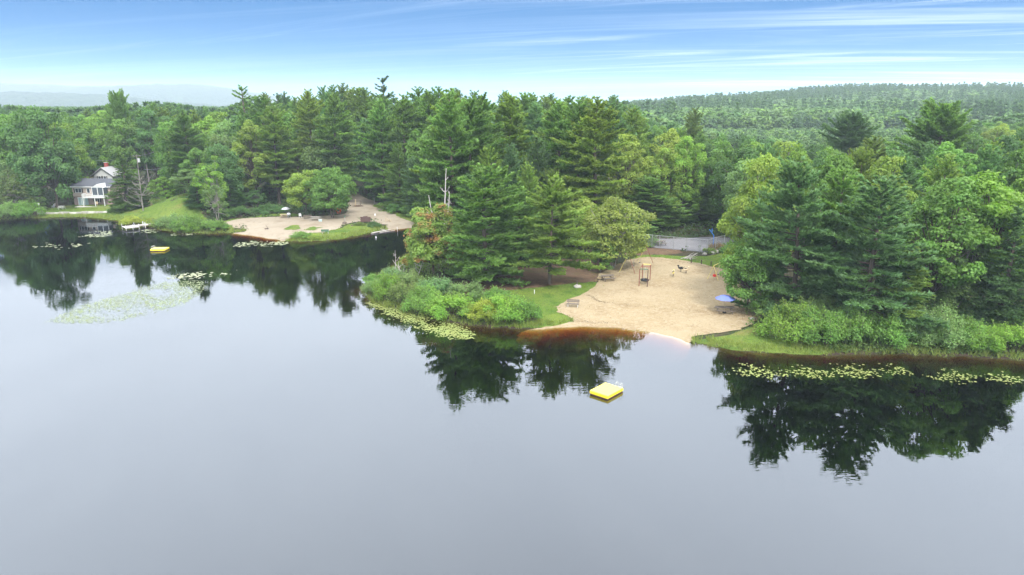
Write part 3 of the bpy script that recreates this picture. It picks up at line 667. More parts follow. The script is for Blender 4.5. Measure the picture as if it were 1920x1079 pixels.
trees = []
_r = random.Random(5)
for kind, u, Y, tv, wpx, col, k, lab in NAMED:
    zt_ = ztop(tv, Y); x = xat(u, Y, zt_ * .5); dep = Y * CP + (CAMZ - zt_ * .5) * SP
    trees.append(dict(kind=kind, x=x, y=Y, top=zt_, w=wpx / FPX * dep, col=col, k=k, label=lab, group=None, named=True))
# random wood
def zone(u, Y):
    if u < 290: return 'behind the lakeside house'
    if u < 770: return 'behind the pale sand beach'
    if u < 1190: return 'behind the pine point'
    if u < 1390: return 'beyond the sports court'
    return 'on the right bank'
USKY = [-100, 0, 140, 300, 430, 505, 560, 650, 760, 860, 960, 1060, 1150, 1205, 1290, 1400, 1500, 1600, 1700, 1800, 1880, 2000]
VSKY = [200, 196, 205, 190, 205, 170, 164, 150, 154, 162, 168, 174, 176, 208, 238, 252, 262, 262, 260, 235, 215, 205]
land_ok = []
for _ in range(60000):
    Y = 86 + 190 * math.sqrt(_r.random()); x = _r.uniform(-1, 1) * (Y * .80 + 12); land_ok.append((x, Y))
land_ok = np.array(land_ok); sdv = signed_dist(land_ok[:, 0], land_ok[:, 1]); land_ok = land_ok[sdv > 4.0]
keep = np.ones(len(land_ok), bool)
for nm in ('beach', 'lawn', 'sports_court'):
    for P in SHEETS[nm]: keep &= ~inside(P, land_ok[:, 0], land_ok[:, 1])
land_ok = land_ok[keep]
# open ground that stays clear: the house plot, the point, the views to the court and along the track
def clear(x, Y):
    u, v = uv_of(x, Y, 1.5)
    if u < 345 and Y < 186: return True
    if 138 < u < 232 and Y < 206: return True
    if 232 < u < 336 and Y < 202: return True
    if 640 < u < 720 and Y < 186: return True
    if 345 <= u < 640 and Y < 170: return True
    if 1130 < u < 1400 and Y < 139: return True
    if 640 < u < 1160 and Y < 112: return True
    if 1360 < u < 1480 and Y < 96: return True
    if u > 1400 and Y < 92: return True
    return False
taken = [(t['x'], t['y'], 3.2) for t in trees]
cell = {}
def near(x, y, d):
    i, j = int(x // 6), int(y // 6)
    for a in range(i - 1, i + 2):
        for b in range(j - 1, j + 2):
            for q in cell.get((a, b), ()):
                if (q[0] - x) ** 2 + (q[1] - y) ** 2 < d * d: return True
    return False
for t in trees: cell.setdefault((int(t['x'] // 6), int(t['y'] // 6)), []).append((t['x'], t['y']))
def pick(u, Y):
    q = _r.random()
    if u < 300: opts = (('round', .38), ('oval', .34), ('tall', .16), ('hemlock', .12))
    elif u < 700: opts = (('oval', .36), ('round', .22), ('tall', .26), ('young', .16)) if Y < 205 else (('tall', .66), ('oval', .22), ('sparse', .12))
    elif u < 1190: opts = (('young', .50), ('tall', .26), ('hemlock', .10), ('oval', .14)) if Y < 165 else (('tall', .78), ('young', .10), ('sparse', .06), ('oval', .06))
    elif u < 1400: opts = (('young', .52), ('hemlock', .18), ('oval', .22), ('tall', .08)) if Y < 185 else (('round', .34), ('oval', .40), ('young', .2), ('tall', .06))
    else: opts = (('round', .34), ('oval', .32), ('young', .24), ('hemlock', .10)) if Y < 150 else (('round', .44), ('oval', .40), ('young', .16))
    for k, p in opts:
        q -= p
        if q <= 0: return k
    return opts[0][0]
PAL = dict(young=((BLUE, 'blue green'), (PINE, 'mid green'), (BLUE, 'blue green'), (PINEY, 'yellowish')), tall=((PINE, 'mid green'), (PINEY, 'yellowish'), (BLUE, 'blue green'), (PINE, 'mid green')),
           sparse=((DARK, 'dark'),), hemlock=((DARK, 'dark'), (PINE, 'mid green')), round=((GREEN, 'mid green'), (BRIGHT, 'bright green'), (DEEP, 'dark'), (SAGE, 'sage green')),
           oval=((GREEN, 'mid green'), (BRIGHT, 'bright green'), (YELL, 'yellow green'), (DEEP, 'dark')))
for x, Y in land_ok:
    if clear(x, Y): continue
    dmin = 3.9 if Y < 150 else 4.6
    if near(x, Y, dmin): continue
    u, v = uv_of(x, Y, 8)
    if u < -60 or u > 1985: continue
    kind = pick(u, Y); zg = 1.4 + 5 * float(sstep(np.array([Y]), 185, 300)[0])
    zmax = ztop(np.interp(u, USKY, VSKY) + abs(_r.gauss(0, 10)) + (4 if kind in ('round', 'oval') else 0), Y)
    nat = dict(young=_r.uniform(13, 19), tall=_r.uniform(24, 31), sparse=_r.uniform(23, 28), hemlock=_r.uniform(12, 18), round=_r.uniform(12, 17), oval=_r.uniform(14, 20))[kind]
    if kind in ('round', 'oval') and u < 700: nat += 4
    top = min(zg + nat, zmax)
    if top - zg < 8: continue
    hh = top - zg; col, tone = _r.choice(PAL[kind])
    wd = hh * dict(young=.50, tall=.42, sparse=.34, hemlock=.42, round=.70, oval=.56)[kind] * _r.uniform(.85, 1.15); wd = max(wd, 5)
    trees.append(dict(kind=kind, x=float(x), y=float(Y), top=top, w=wd, col=jit(col, _r, .2), k=_r.randrange(9), tone=tone, u=u, named=False))
    cell.setdefault((int(x // 6), int(Y // 6)), []).append((x, Y))
# saplings and low trees that close the edge of the wood
for x, Y in land_ok[::-1]:
    if Y > 205 or clear(x, Y - 1.5): continue
    if near(x, Y, 2.9): continue
    u, v = uv_of(x, Y, 3)
    if u < -40 or u > 1960: continue
    kind = _r.choice(('oval', 'round', 'hemlock', 'young', 'round') if u < 700 or u > 1390 else ('young', 'hemlock', 'young', 'round')); hh = _r.uniform(4, 8.5)
    col, tone = _r.choice(PAL[kind])
    trees.append(dict(kind=kind, x=float(x), y=float(Y), top=1.4 + 5 * float(sstep(np.array([Y]), 185, 300)[0]) + hh, w=hh * _r.uniform(.6, .9), col=jit(col, _r, .2), k=_r.randrange(9), tone=tone + ' young', u=u, named=False))
    cell.setdefault((int(x // 6), int(Y // 6)), []).append((x, Y))
# leave out what other trees hide wholly
GW, GH = 480, 270
cover = np.zeros((GH, GW), bool); vv, uu = np.mgrid[0:GH, 0:GW]; n_kept = 0; kept = []
for t in sorted(trees, key=lambda t: t['y']):
    u, vb = uv_of(t['x'], t['y'], 1.2); _, vt = uv_of(t['x'], t['y'], t['top']); wp = t['w'] / (t['y'] * CP + 15 * SP) * FPX
    if t['kind'] == 'tall': vb = vt + (vb - vt) * .82
    cu, cv = u / 4, (vb + vt) / 8; a, b = wp / 8, (vb - vt) / 8
    i0, i1, j0, j1 = max(0, int(cv - b)), min(GH, int(cv + b) + 2), max(0, int(cu - a)), min(GW, int(cu + a) + 2)
    if i0 >= i1 or j0 >= j1: continue
    sub = ((uu[i0:i1, j0:j1] - cu) / max(a, .5)) ** 2 + ((vv[i0:i1, j0:j1] - cv) / max(b, .5)) ** 2 < 1
    new = (sub & ~cover[i0:i1, j0:j1]).sum()
    if not t['named'] and new < max(10, .06 * sub.sum()): continue
    inner = ((uu[i0:i1, j0:j1] - cu) / max(a * .86, .5)) ** 2 + ((vv[i0:i1, j0:j1] - cv) / max(b * .9, .5)) ** 2 < 1
    cover[i0:i1, j0:j1] |= inner; kept.append(t)
WORD = dict(young='white pine', tall='tall pine', sparse='ragged pine', hemlock='hemlock', round='round maple', oval='domed oak')
from collections import Counter, defaultdict
ORD = ['', 'second', 'third', 'fourth', 'fifth', 'sixth', 'seventh', 'eighth', 'ninth', 'tenth', 'eleventh', 'twelfth', 'thirteenth', 'fourteenth', 'fifteenth', 'sixteenth', 'seventeenth', 'eighteenth', 'nineteenth', 'twentieth']
fam = defaultdict(list)
for t in kept:
    if not t['named']: fam[('front' if t['y'] < 140 else 'middle' if t['y'] < 195 else 'rear', t['tone'], WORD[t['kind']], zone(t['u'], t['y']))].append(t)
for (row, tone, word, zn), L_ in fam.items():
    L_.sort(key=lambda t: t['u']); n_ = len(L_)
    for i_, t in enumerate(L_):
        rank = '' if n_ == 1 else 'leftmost of the ' if i_ == 0 else 'rightmost of the ' if i_ == n_ - 1 else 'middle one of the ' if n_ == 3 else ORD[min(i_, 19)] + ' from left of the '
        t['label'] = f"{rank}{row} {tone} {word}{'' if n_ == 1 else 's'} {zn}"; t['group'] = f"{tone} {word}s in the {row} wood {zn}"
for t in kept:
    zg = H(t['x'], t['y']); plant(t['kind'], t['x'], t['y'], t['top'] - zg, t['w'], t['col'], t['label'], t['group'], k=t['k'])
print('TREES', len(trees), 'kept', len(kept), Counter(KIND[t['kind']] for t in kept))

# far wood that reads as one mass: low detail trees on thousands of points
def lowpoly(seed, con, col):
    r_ = np.random.default_rng(seed)
    if con:
        C = []; D = []
        for z in np.linspace(.18, .98, 9):
            for a in np.arange(9) * .698 + r_.uniform(0, 6):
                R = .20 * (1 - z) ** .7 * r_.uniform(.7, 1.2) + .012
                for q in (.5, 1.0): C.append((math.cos(a) * R * q, math.sin(a) * R * q, z + r_.normal(0, .012))); D.append((math.cos(a), math.sin(a), .2))
        V, T = needles(np.array(C), np.array(D), 3, .075, .06, .6, .4, r_, np.repeat(r_.uniform(.7, 1.3, len(C) // 2), 2)); k = 3
    else:
        C = []; Nn = []; T = []
        for i in range(26):
            d = unit(r_.normal(size=3) + np.array([0, 0, .3])); c = np.array([d[0] * .27, d[1] * .27, .58 + d[2] * .32]); o = unit(r_.normal(size=(16, 3)) + UP * .4 + d * .4)
            C.append(c + o * .105); Nn.append(unit(o + UP * .6 + r_.normal(0, .4, (16, 3)))); T.append(np.full(16, r_.uniform(.7, 1.3)))
        V, T = leaves(np.vstack(C), np.vstack(Nn), .085, r_, np.concatenate(T), .42); k = 4
    me = np_mesh('far_tree', V, np.arange(len(V)).reshape(-1, k), T); me.materials.append(mat_leaf('far_foliage', .3, .6, .2, .65, None, col))
    o = bpy.data.objects.new('far_tree', me); o.color = (*col, 1); return o
far_col = bpy.data.collections.new('far_tree_kinds')
for i, (con, col) in enumerate(((1, (.12, .21, .07)), (1, (.11, .20, .09)), (1, DARK), (0, (.115, .21, .055)), (0, DEEP), (0, (.12, .20, .07)), (0, (.14, .24, .05)), (0, (.08, .15, .06)))):
    o = lowpoly(300 + i, con, col); o.name = 'far_tree_%d' % i; far_col.objects.link(o)
def scatter_group():
    g = bpy.data.node_groups.new('scatter_far_trees', 'GeometryNodeTree')
    g.interface.new_socket('Geometry', in_out='INPUT', socket_type='NodeSocketGeometry'); g.interface.new_socket('Geometry', in_out='OUTPUT', socket_type='NodeSocketGeometry')
    N = g.nodes; L = g.links; gi = N.new('NodeGroupInput'); go = N.new('NodeGroupOutput')
    ci = N.new('GeometryNodeCollectionInfo'); ci.inputs['Collection'].default_value = far_col; ci.inputs['Separate Children'].default_value = True; ci.inputs['Reset Children'].default_value = True
    ip = N.new('GeometryNodeInstanceOnPoints'); ip.inputs['Pick Instance'].default_value = True
    def attr(nm, ty):
        a = N.new('GeometryNodeInputNamedAttribute'); a.data_type = ty; a.inputs['Name'].default_value = nm; return a.outputs['Attribute']
    L.new(gi.outputs[0], ip.inputs['Points']); L.new(ci.outputs[0], ip.inputs['Instance']); L.new(attr('pick', 'INT'), ip.inputs['Instance Index'])
    er = N.new('FunctionNodeEulerToRotation'); L.new(attr('turn', 'FLOAT_VECTOR'), er.inputs[0]); L.new(er.outputs[0], ip.inputs['Rotation'])
    L.new(attr('size', 'FLOAT_VECTOR'), ip.inputs['Scale']); L.new(ip.outputs[0], go.inputs[0]); return g
SG = scatter_group()
def far_wood(name, P, size, pickv, label):
    me = bpy.data.meshes.new(name); me.vertices.add(len(P)); me.vertices.foreach_set('co', np.asarray(P, np.float32).ravel())
    a = me.attributes.new('pick', 'INT', 'POINT'); a.data.foreach_set('value', pickv.astype(np.int32))
    a = me.attributes.new('turn', 'FLOAT_VECTOR', 'POINT'); t = np.zeros((len(P), 3), np.float32); t[:, 2] = rng.uniform(0, 6.28, len(P)); a.data.foreach_set('vector', t.ravel())
    a = me.attributes.new('size', 'FLOAT_VECTOR', 'POINT'); a.data.foreach_set('vector', size.astype(np.float32).ravel())
    o = link(name, me); md = o.modifiers.new('scatter', 'NODES'); md.node_group = SG
    return setp(o, label, 'wood', kind='stuff')
n = 60000
yy = np.sqrt(rng.uniform(262 ** 2, 1350 ** 2, n)); xx = rng.uniform(-1, 1, n) * (yy * .80 + 10)
k = rng.random(n) < np.clip(1.25 - yy / 1400, .5, 1) * .72
xx, yy = xx[k], yy[k]; zz = height(xx, yy)
uu_ = 960 + FPX * xx / (yy * CP + 5)
con = np.sin(xx * .021 + 1) * np.sin(yy * .017) + rng.normal(0, .6, len(xx)) + np.where(uu_ < 1190, .5, -.35) + np.where(yy > 850, 1.1, 0) > .1
hh = np.where(con, rng.uniform(13, 23, len(xx)), rng.uniform(10, 18, len(xx)))
lim = CAMZ + yy * np.array([(-SP + (539.5 - v) / FPX * CP) / (CP + (539.5 - v) / FPX * SP) for v in np.interp(uu_, USKY, VSKY)])
near_lim = np.where(yy < 420, np.maximum(lim - zz, 7), 40); hh = np.minimum(hh, near_lim)
wd = hh * np.where(con, 1.0, rng.uniform(1.0, 1.4, len(xx)))
pk = np.where(con, rng.integers(0, 3, len(xx)), rng.integers(3, 8, len(xx)))
far_wood('forest', np.column_stack([xx, yy, zz - .5]), np.column_stack([wd, wd, hh]), pk, 'hazy unbroken forest rising to the far ridge on the right')
print('FAR', len(xx))

# ------------------------------------------------------------------ shrubs
SH = [  # u, base v, top v, width px, colour, label
 (702, 557, 520, 52, SAGE, 'grey green shrub at the very tip of the point'), (727, 566, 508, 60, BRIGHT, 'bright shrub second from the tip of the point'),
 (757, 577, 520, 62, OLIVE, 'olive shrub third from the tip along the water of the point'), (792, 589, 526, 72, GREEN, 'dull green shrub in the middle of the point shoreline'),
 (766, 556, 503, 60, SAGE, 'taller grey green shrub behind the shoreline row near the tip'), (815, 566, 512, 72, BLUE, 'bluish shrub below the turning maple'),
 (848, 602, 542, 96, BRIGHT, 'large rounded green shrub before the yellow one on the point'), (912, 608, 560, 78, (.27, .34, .05), 'bright yellow green shrub at the water of the point'),
 (948, 610, 545, 92, BRIGHT, 'big leafy shrub right of the yellow one on the point'), (984, 608, 552, 62, GREEN, 'last shrub of the point row beside the lawn'),
 (872, 574, 524, 72, SAGE, 'grey green willow shrub behind the large rounded shrub'), (738, 541, 493, 50, BLUE, 'bluish upright shrub behind the tip of the point'),
 (930, 580, 536, 76, GREEN, 'mid green shrub behind the yellow shrub of the point'), (700, 534, 512, 40, GREEN, 'low shrub on the inlet side of the tip'),
 (1440, 606, 556, 76, SAGE, 'grey green shrub at the sand edge beside the umbrella table'), (1484, 646, 556, 112, BRIGHT, 'bright shrub at the left end of the right bank row'),
 (1545, 656, 572, 96, GREEN, 'green shrub second in the right bank row'), (1602, 655, 566, 104, GREEN, 'green shrub below the widest pine of the right bank'),
 (1660, 655, 574, 112, GREEN, 'large green shrub below the drooping boughs of the right bank'), (1712, 652, 592, 84, SAGE, 'grey green low shrub in the middle of the right bank row'),
 (1756, 655, 566, 104, SAGE, 'grey green tall shrub below the thin birch of the right bank'), (1802, 660, 586, 96, GREEN, 'green shrub in front of the thin birch of the right bank'),
 (1846, 664, 604, 86, BRIGHT, 'bright low shrub near the hemlock at the right end'), (1900, 668, 598, 98, BRIGHT, 'bright shrub at the right edge of the bank'),
 (1524, 616, 530, 110, SAGE, 'tall grey green shrub behind the second shrub of the right bank'), (1590, 624, 540, 110, BLUE, 'bluish tall shrub under the widest pine'),
 (1668, 622, 552, 100, DEEP, 'dark shrub behind the drooping boughs of the right bank'), (1785, 618, 528, 116, SAGE, 'tall grey green shrub behind the thin birch'),
 (1862, 632, 566, 104, DEEP, 'dark shrub under the hemlock at the right end'), (1725, 606, 540, 100, DEEP, 'dark tall shrub between the widest pine and the thin birch'),
 (1910, 640, 560, 90, GREEN, 'green shrub behind the bright one at the right edge'), (1630, 640, 590, 90, SAGE, 'small pale shrub between two green ones under the widest pine'),
 (326, 430, 398, 60, SAGE, 'grey green shrub at the foot of the grassy mound'), (352, 437, 396, 58, GREEN, 'tall green shrub on the bank right of the dock'),
 (350, 438, 414, 40, BRIGHT, 'bright low shrub at the water right of the dock'), (398, 437, 407, 52, GREEN, 'green shrub at the left end of the pale sand beach'),
 (300, 427, 404, 40, OLIVE, 'olive shrub at the shore end of the dock'), (564, 449, 433, 38, GREEN, 'green shrub in the grass strip below the two grass patches'),
 (588, 450, 438, 26, YELL, 'small yellow green shrub beside the green bench'), (701, 428, 413, 24, DEEP, 'dark little shrub right of the brown notice board'),
 (246, 423, 403, 40, (.26, .30, .05), 'yellow flowering shrub behind the dock'), (673, 424, 416, 22, OLIVE, 'low shrub at the foot of the brown notice board'),
 (8, 414, 372, 66, SAGE, 'shrub hanging over the water at the left edge'), (48, 412, 374, 56, GREEN, 'green shrub left of the stone retaining wall'),
 (445, 404, 384, 50, DEEP, 'dark shrub behind the left end of the pale beach'), (505, 402, 380, 56, DEEP, 'dark shrub behind the grey umbrella'),
 (748, 402, 378, 50, DEEP, 'dark shrub where the track verge meets the wood'), (778, 409, 378, 60, GREEN, 'green shrub at the wood end of the track verge'),
 (600, 398, 375, 70, DEEP, 'dark shrub behind the dense beach maple'), (1330, 477, 463, 26, OLIVE, 'scrubby bush at the corner of the court fence'),
 (1347, 470, 454, 34, (.24, .16, .08), 'brownish bush inside the corner of the court fence'), (1385, 480, 440, 60, GREEN, 'bush at the right end of the court fence'),
]
for i, (u, vb, vt, wp, col, lab) in enumerate(SH):
    x, y, z = G(u, vb); y += wp / FPX * y * .32; x = xat(u, y, 2); hh = max(ztop(vt, y) - H(x, y), .8)
    col = tuple(min(.40, c * 1.18) for c in jit(col, _r, .15))
    plant('shrub', x, y, hh, wp / FPX * (y * CP + 24 * SP) * 1.08, col, lab, None, k=i)

# ------------------------------------------------------------------ grass, undergrowth and lily pads
def blades(P, hgt, n, w, seed, spread=.45):
    r_ = np.random.default_rng(seed); m = len(P); hgt = np.repeat(hgt, n); C = np.repeat(P, n, 0) + r_.normal(0, .07, (m * n, 3)) * [1, 1, 0]
    d = unit(UP + r_.normal(0, spread, (m * n, 3)) * [1, 1, .3]); side = unit(np.cross(d, r_.normal(size=(m * n, 3)))); hh = (hgt * r_.uniform(.6, 1.3, m * n))[:, None]
    V = np.stack([C - side * w * .5, C + side * w * .5, C + d * hh], 1).reshape(-1, 3)
    T = np.repeat(r_.uniform(.75, 1.25, m), n) * r_.uniform(.8, 1.2, m * n)
    return V, T
def grass(P2, h0, h1, n, w, seed, col, label, spread=.45):
    z = height(P2[:, 0], P2[:, 1]); P = np.column_stack([P2, np.maximum(z, -.15) + .02]); r_ = np.random.default_rng(seed)
    V, T = blades(P, r_.uniform(h0, h1, len(P)), n, w, seed, spread)
    o = link('grass', np_mesh('grass', V, np.arange(len(V)).reshape(-1, 3), T), None, M['blade']); o.color = (*col, 1)
    return setp(o, label, 'grass', kind='stuff')
def in_box(n, x0, x1, y0, y1, seed):
    r_ = np.random.default_rng(seed); return np.column_stack([r_.uniform(x0, x1, n), r_.uniform(y0, y1, n)])
def off_sheets(P, names):
    k = np.ones(len(P), bool)
    for nm in names:
        for S in SHEETS[nm]: k &= ~inside(S, P[:, 0], P[:, 1])
    return P[k]
def patchy(P, sc, th, seed):
    a = np.sin(P[:, 0] * sc + seed) + np.sin(P[:, 1] * sc * 1.3 + 2 * seed) + np.sin((P[:, 0] + P[:, 1]) * sc * 2.1 + seed) * .7
    return P[np.random.default_rng(seed + 77).random(len(P)) < 1 / (1 + np.exp(-(a - th) * 2.2))]
# reedy grass along the near banks
P = in_box(60000, -25, 62, 62, 130, 1); sd = signed_dist(P[:, 0], P[:, 1]); P = off_sheets(P[(sd > -.35) & (sd < 1.5)], ['beach']); grass(P, .35, .85, 5, .05, 1, (.20, .25, .06), 'yellow green reedy grass along the near banks')
P = in_box(50000, -130, -10, 125, 175, 2); sd = signed_dist(P[:, 0], P[:, 1]); P = off_sheets(P[(sd > -.4) & (sd < 2.2)], ['beach']); grass(P, .35, .8, 4, .09, 2, (.21, .26, .06), 'yellow green reedy grass along the far shore')
for j, S in enumerate(SHEETS['lawn']):
    lo, hi = S.min(0), S.max(0); far = lo[1] > 118
    P = in_box(int((hi - lo).prod() * (5 if far else 14)), lo[0], hi[0], lo[1], hi[1], 20 + j); P = P[inside(S, P[:, 0], P[:, 1])]; P = off_sheets(P, ['beach'])
    if len(P): grass(P, .08, .22, 3, .06 if far else .035, 30 + j, (.165, .26, .045) if j != 2 else (.22, .27, .06), ['short grass on the point lawn', 'short grass before the sports court', 'yellowish grass at the right bank waterline', 'short grass of the house lawn and mound', 'rough grass at the left end of the pale beach', 'grass strip below the brown notice board', 'verge grass along the sandy track'][j])
for j, S in enumerate(SHEETS['beach'][:2]):          # tufts that break the edge of the sand
    q = np.repeat(S, 3, 0) + rng.normal(0, .35, (len(S) * 3, 2)); q = q[signed_dist(q[:, 0], q[:, 1]) > .6]; grass(q, .10, .3, 4, .05, 50 + j, (.17, .22, .055), ['ragged grass tufts along the edge of the tan beach', 'ragged grass tufts along the edge of the pale beach'][j])
# undergrowth between the shrubs
def undergrowth(P2, h0, h1, s, seed, col, label, n=7):
    r_ = np.random.default_rng(seed); z = height(P2[:, 0], P2[:, 1]); m = len(P2); hh = r_.uniform(h0, h1, m)
    C = np.repeat(np.column_stack([P2, z]), n, 0); t = np.repeat(hh, n); C = C + np.column_stack([r_.normal(0, .22, m * n), r_.normal(0, .22, m * n), r_.uniform(.15, 1, m * n) * t])
    V, T = leaves(C, unit(UP * .8 + r_.normal(0, .6, (m * n, 3))), s, r_, np.repeat(r_.uniform(.65, 1.3, m), n), .34)
    o = link('undergrowth', np_mesh('undergrowth', V, np.arange(len(V)).reshape(-1, 4), T), None, M['leaf']); o.color = (*col, 1)
    return setp(o, label, 'undergrowth', kind='stuff')
P = in_box(14000, -25, 20, 74, 125, 5); sd = signed_dist(P[:, 0], P[:, 1]); P = off_sheets(P[(sd > .2) & (sd < 9)], ['beach', 'lawn', 'needle_bed']); undergrowth(patchy(P, .6, -1.1, 3), .3, 1.0, .24, 5, (.12, .19, .05), 'low tangle of leafy plants among the shrubs of the point')
P = in_box(16000, 26, 66, 64, 100, 6); sd = signed_dist(P[:, 0], P[:, 1]); P = off_sheets(P[(sd > .2) & (sd < 18)], ['beach', 'lawn']); undergrowth(patchy(P, .6, -1.1, 5), .3, 1.2, .24, 6, (.11, .18, .05), 'low tangle of leafy plants under the right bank pines')
P = in_box(26000, -150, 60, 112, 200, 7); sd = signed_dist(P[:, 0], P[:, 1]); P = off_sheets(P[sd > 1.5], ['beach', 'lawn', 'sports_court', 'needle_bed']); undergrowth(patchy(P, .35, -.9, 7), .4, 1.5, .40, 7, (.075, .125, .045), 'dim undergrowth along the far edge of the wood', 6)
def litter(lines, seed, label):
    r_ = np.random.default_rng(seed); C = []
    for pts, n, sp in lines:
        Q = np.array([G(u, v)[:2] for u, v in pts]); t = r_.uniform(0, len(Q) - 1.001, n); i = t.astype(int); f = (t - i)[:, None]; C.append(Q[i] * (1 - f) + Q[i + 1] * f + r_.normal(0, sp, (n, 2)))
    C = np.vstack(C); z = height(C[:, 0], C[:, 1]); C = np.column_stack([C, z + .125]); C = C[z > .03]
    V, T = leaves(C, unit(UP + r_.normal(0, .25, C.shape)), .11, r_, np.ones(len(C)), .3)
    o = link('leaf_litter', np_mesh('leaf_litter', V, np.arange(len(V)).reshape(-1, 4), T), None, M['blade']); o.color = (.075, .048, .03, 1); return setp(o, label, 'leaf litter', kind='stuff')
litter([([(1098, 553), (1112, 560), (1120, 566), (1140, 570)], 130, .16), ([(1074, 604), (1100, 605), (1130, 607), (1160, 609)], 200, .3), ([(1130, 568), (1200, 575), (1280, 584), (1350, 590), (1400, 597)], 220, .45), ([(1380, 575), (1400, 585), (1420, 595)], 260, 1.0),
        ([(1125, 530), (1160, 508), (1190, 492)], 260, .8), ([(1215, 486), (1300, 496), (1350, 505)], 160, .5), ([(1100, 590), (1250, 560), (1350, 540)], 240, 4.0)], 3, 'dark leaf litter strewn in lines over the tan beach')
def pads(pts, dens, rad, seed, col, label, th=-.6, sc=1.3):
    Q = np.array([W0(u, v) for u, v in pts]); Q = smooth_line(list(Q) + [Q[0]], 2)[:-1]; lo, hi = Q.min(0), Q.max(0); r_ = np.random.default_rng(seed)
    P = in_box(int((hi - lo).prod() * dens), lo[0], hi[0], lo[1], hi[1], seed); P = patchy(P[inside(Q, P[:, 0] + r_.normal(0, .5, len(P)), P[:, 1] + r_.normal(0, .5, len(P)))], sc, th, seed)
    P = P[signed_dist(P[:, 0], P[:, 1]) < -.1]
    m = len(P); a = r_.uniform(0, 6.28, m)[:, None] + np.linspace(.25, 6.03, 8)[None]; R = (rad * r_.uniform(.6, 1.3, m))[:, None]; zz = r_.uniform(.008, .02, m)[:, None]
    rim = np.stack([P[:, :1] + R * np.cos(a), P[:, 1:] + R * np.sin(a), zz + r_.uniform(-.004, .03, (m, 8)) * (r_.random((m, 1)) < .35)], -1); c = np.concatenate([P, zz], 1)[:, None]
    V = np.concatenate([c, rim], 1).reshape(-1, 3); b = np.arange(m)[:, None, None] * 9; i = np.arange(1, 8)[None, :, None]
    F = (b + np.concatenate([np.zeros_like(i), i, i + 1], -1)).reshape(-1, 3); T = np.repeat(r_.uniform(.65, 1.35, m), 7)
    o = link('lily_pads', np_mesh('lily_pads', V, F, T), None, M['pad']); o.color = (*col, 1); return setp(o, label, 'lily pads', kind='stuff')
LP = (.23, .27, .08); LQ = (.28, .31, .17)
pads([(688, 566), (740, 574), (800, 596), (850, 608), (896, 630), (890, 638), (840, 634), (800, 620), (760, 600), (712, 584)], 40, .11, 1, LP, 'yellow green lily pad band along the point', -1.3, .9)
pads([(1350, 684), (1420, 680), (1500, 690), (1600, 684), (1700, 686), (1720, 700), (1600, 714), (1500, 712), (1440, 706), (1370, 702)], 20, .10, 2, LP, 'broken lily pad band off the right bank grass', .1)
pads([(1720, 692), (1800, 692), (1925, 704), (1925, 724), (1830, 716), (1800, 724), (1740, 714)], 16, .10, 3, LP, 'broken lily pad band at the right edge of the water', .3)
pads([(85, 603), (150, 575), (240, 550), (300, 530), (384, 524), (380, 540), (372, 560), (280, 590), (180, 609)], 26, .085, 4, (.22, .28, .11), 'large pale drift of lily pads in open water', -1.0, .5)
pads([(305, 522), (345, 512), (445, 504), (450, 511), (400, 520), (350, 525)], 5, .2, 5, LQ, 'small lily pad streak beyond the large pale drift', .0, .7)
pads([(428, 463), (470, 451), (522, 449), (546, 458), (500, 466)], 5, .22, 6, LQ, 'lily pads off the pale sand beach', -.5, .7)
pads([(55, 463), (120, 452), (175, 457), (110, 472)], 2.2, .22, 7, LQ, 'scattered lily pads in the reflection of the left maples', .0, .7)
pads([(252, 435), (275, 430), (302, 433), (290, 438)], 6, .22, 8, LQ, 'lily pads beside the dock', -1.0, .7)
pads([(143, 441), (180, 432), (216, 436), (202, 445), (160, 445)], 4, .22, 9, LQ, 'lily pads in the reflection of the house', -.4, .7)
pads([(316, 440), (345, 438), (374, 439), (342, 443)], 5, .22, 10, LQ, 'lily pads below the shrubs right of the dock', -.5, .7)

# ------------------------------------------------------------------ dead trees and driftwood
def bare_tree(name, x, y, hgt, seed, stems, nb, R, curve, mat, label, cat='tree', crown=None):
    r_ = np.random.default_rng(seed); e = empty(name, (x, y, H(x, y) - .1), 0, label, cat); tr = []; br = []
    for s in range(stems):
        off = np.array([r_.normal(0, .35), r_.normal(0, .3), 0]) * (stems > 1); hs_ = hgt * (1 if s == 0 else r_.uniform(.7, .97)); lean = np.array([*r_.normal(0, .06, 2), 0]) * (stems > 1)
        q = np.linspace(0, 1, 9)[:, None]; P = off * (1 + 2 * q) + UP * hs_ * q + lean * hs_ * q + np.cumsum(r_.normal(0, .035, (9, 3)), 0); tr.append((P, hgt * .012 * (1 - .85 * q[:, 0]) + .02))
        for b in range(nb):
            t = r_.uniform(.18, .95); i = int(t * 8); a = r_.uniform(0, 6.28); Lb = R * (1.15 - t) * r_.uniform(.5, 1.2); k = np.linspace(0, 1, 6)[:, None]
            d = np.array([math.cos(a), math.sin(a), r_.normal(.1, .2)]); p = P[i] + d * Lb * k + UP * curve * Lb * k ** 2 + np.cumsum(r_.normal(0, .03, (6, 3)), 0); br.append((p, .035 * (1 - .8 * k[:, 0]) * (hgt / 10) + .014))
            for c in range(2):
                j = r_.integers(2, 5); d2 = unit(d + r_.normal(0, .7, 3)); kk = np.linspace(0, 1, 3)[:, None]; br.append((p[j] + d2 * Lb * .35 * kk + UP * curve * .3 * Lb * kk ** 2, .02 * (1 - .6 * kk[:, 0]) + .008))
    V, F = tubes(tr, 7); link('trunk', np_mesh('trunk', V, F, smooth=True), e, mat); V, F = tubes(br, 4); link('branches', np_mesh('branches', V, F, smooth=True), e, mat)
    return e
_y = 107.0; bare_tree('dead_tree', xat(830, _y, 10), _y, ztop(309, _y) - 1.2, 4, 4, 12, 2.6, .35, M['dead'], 'bare grey dead tree with several upright stems behind the point')
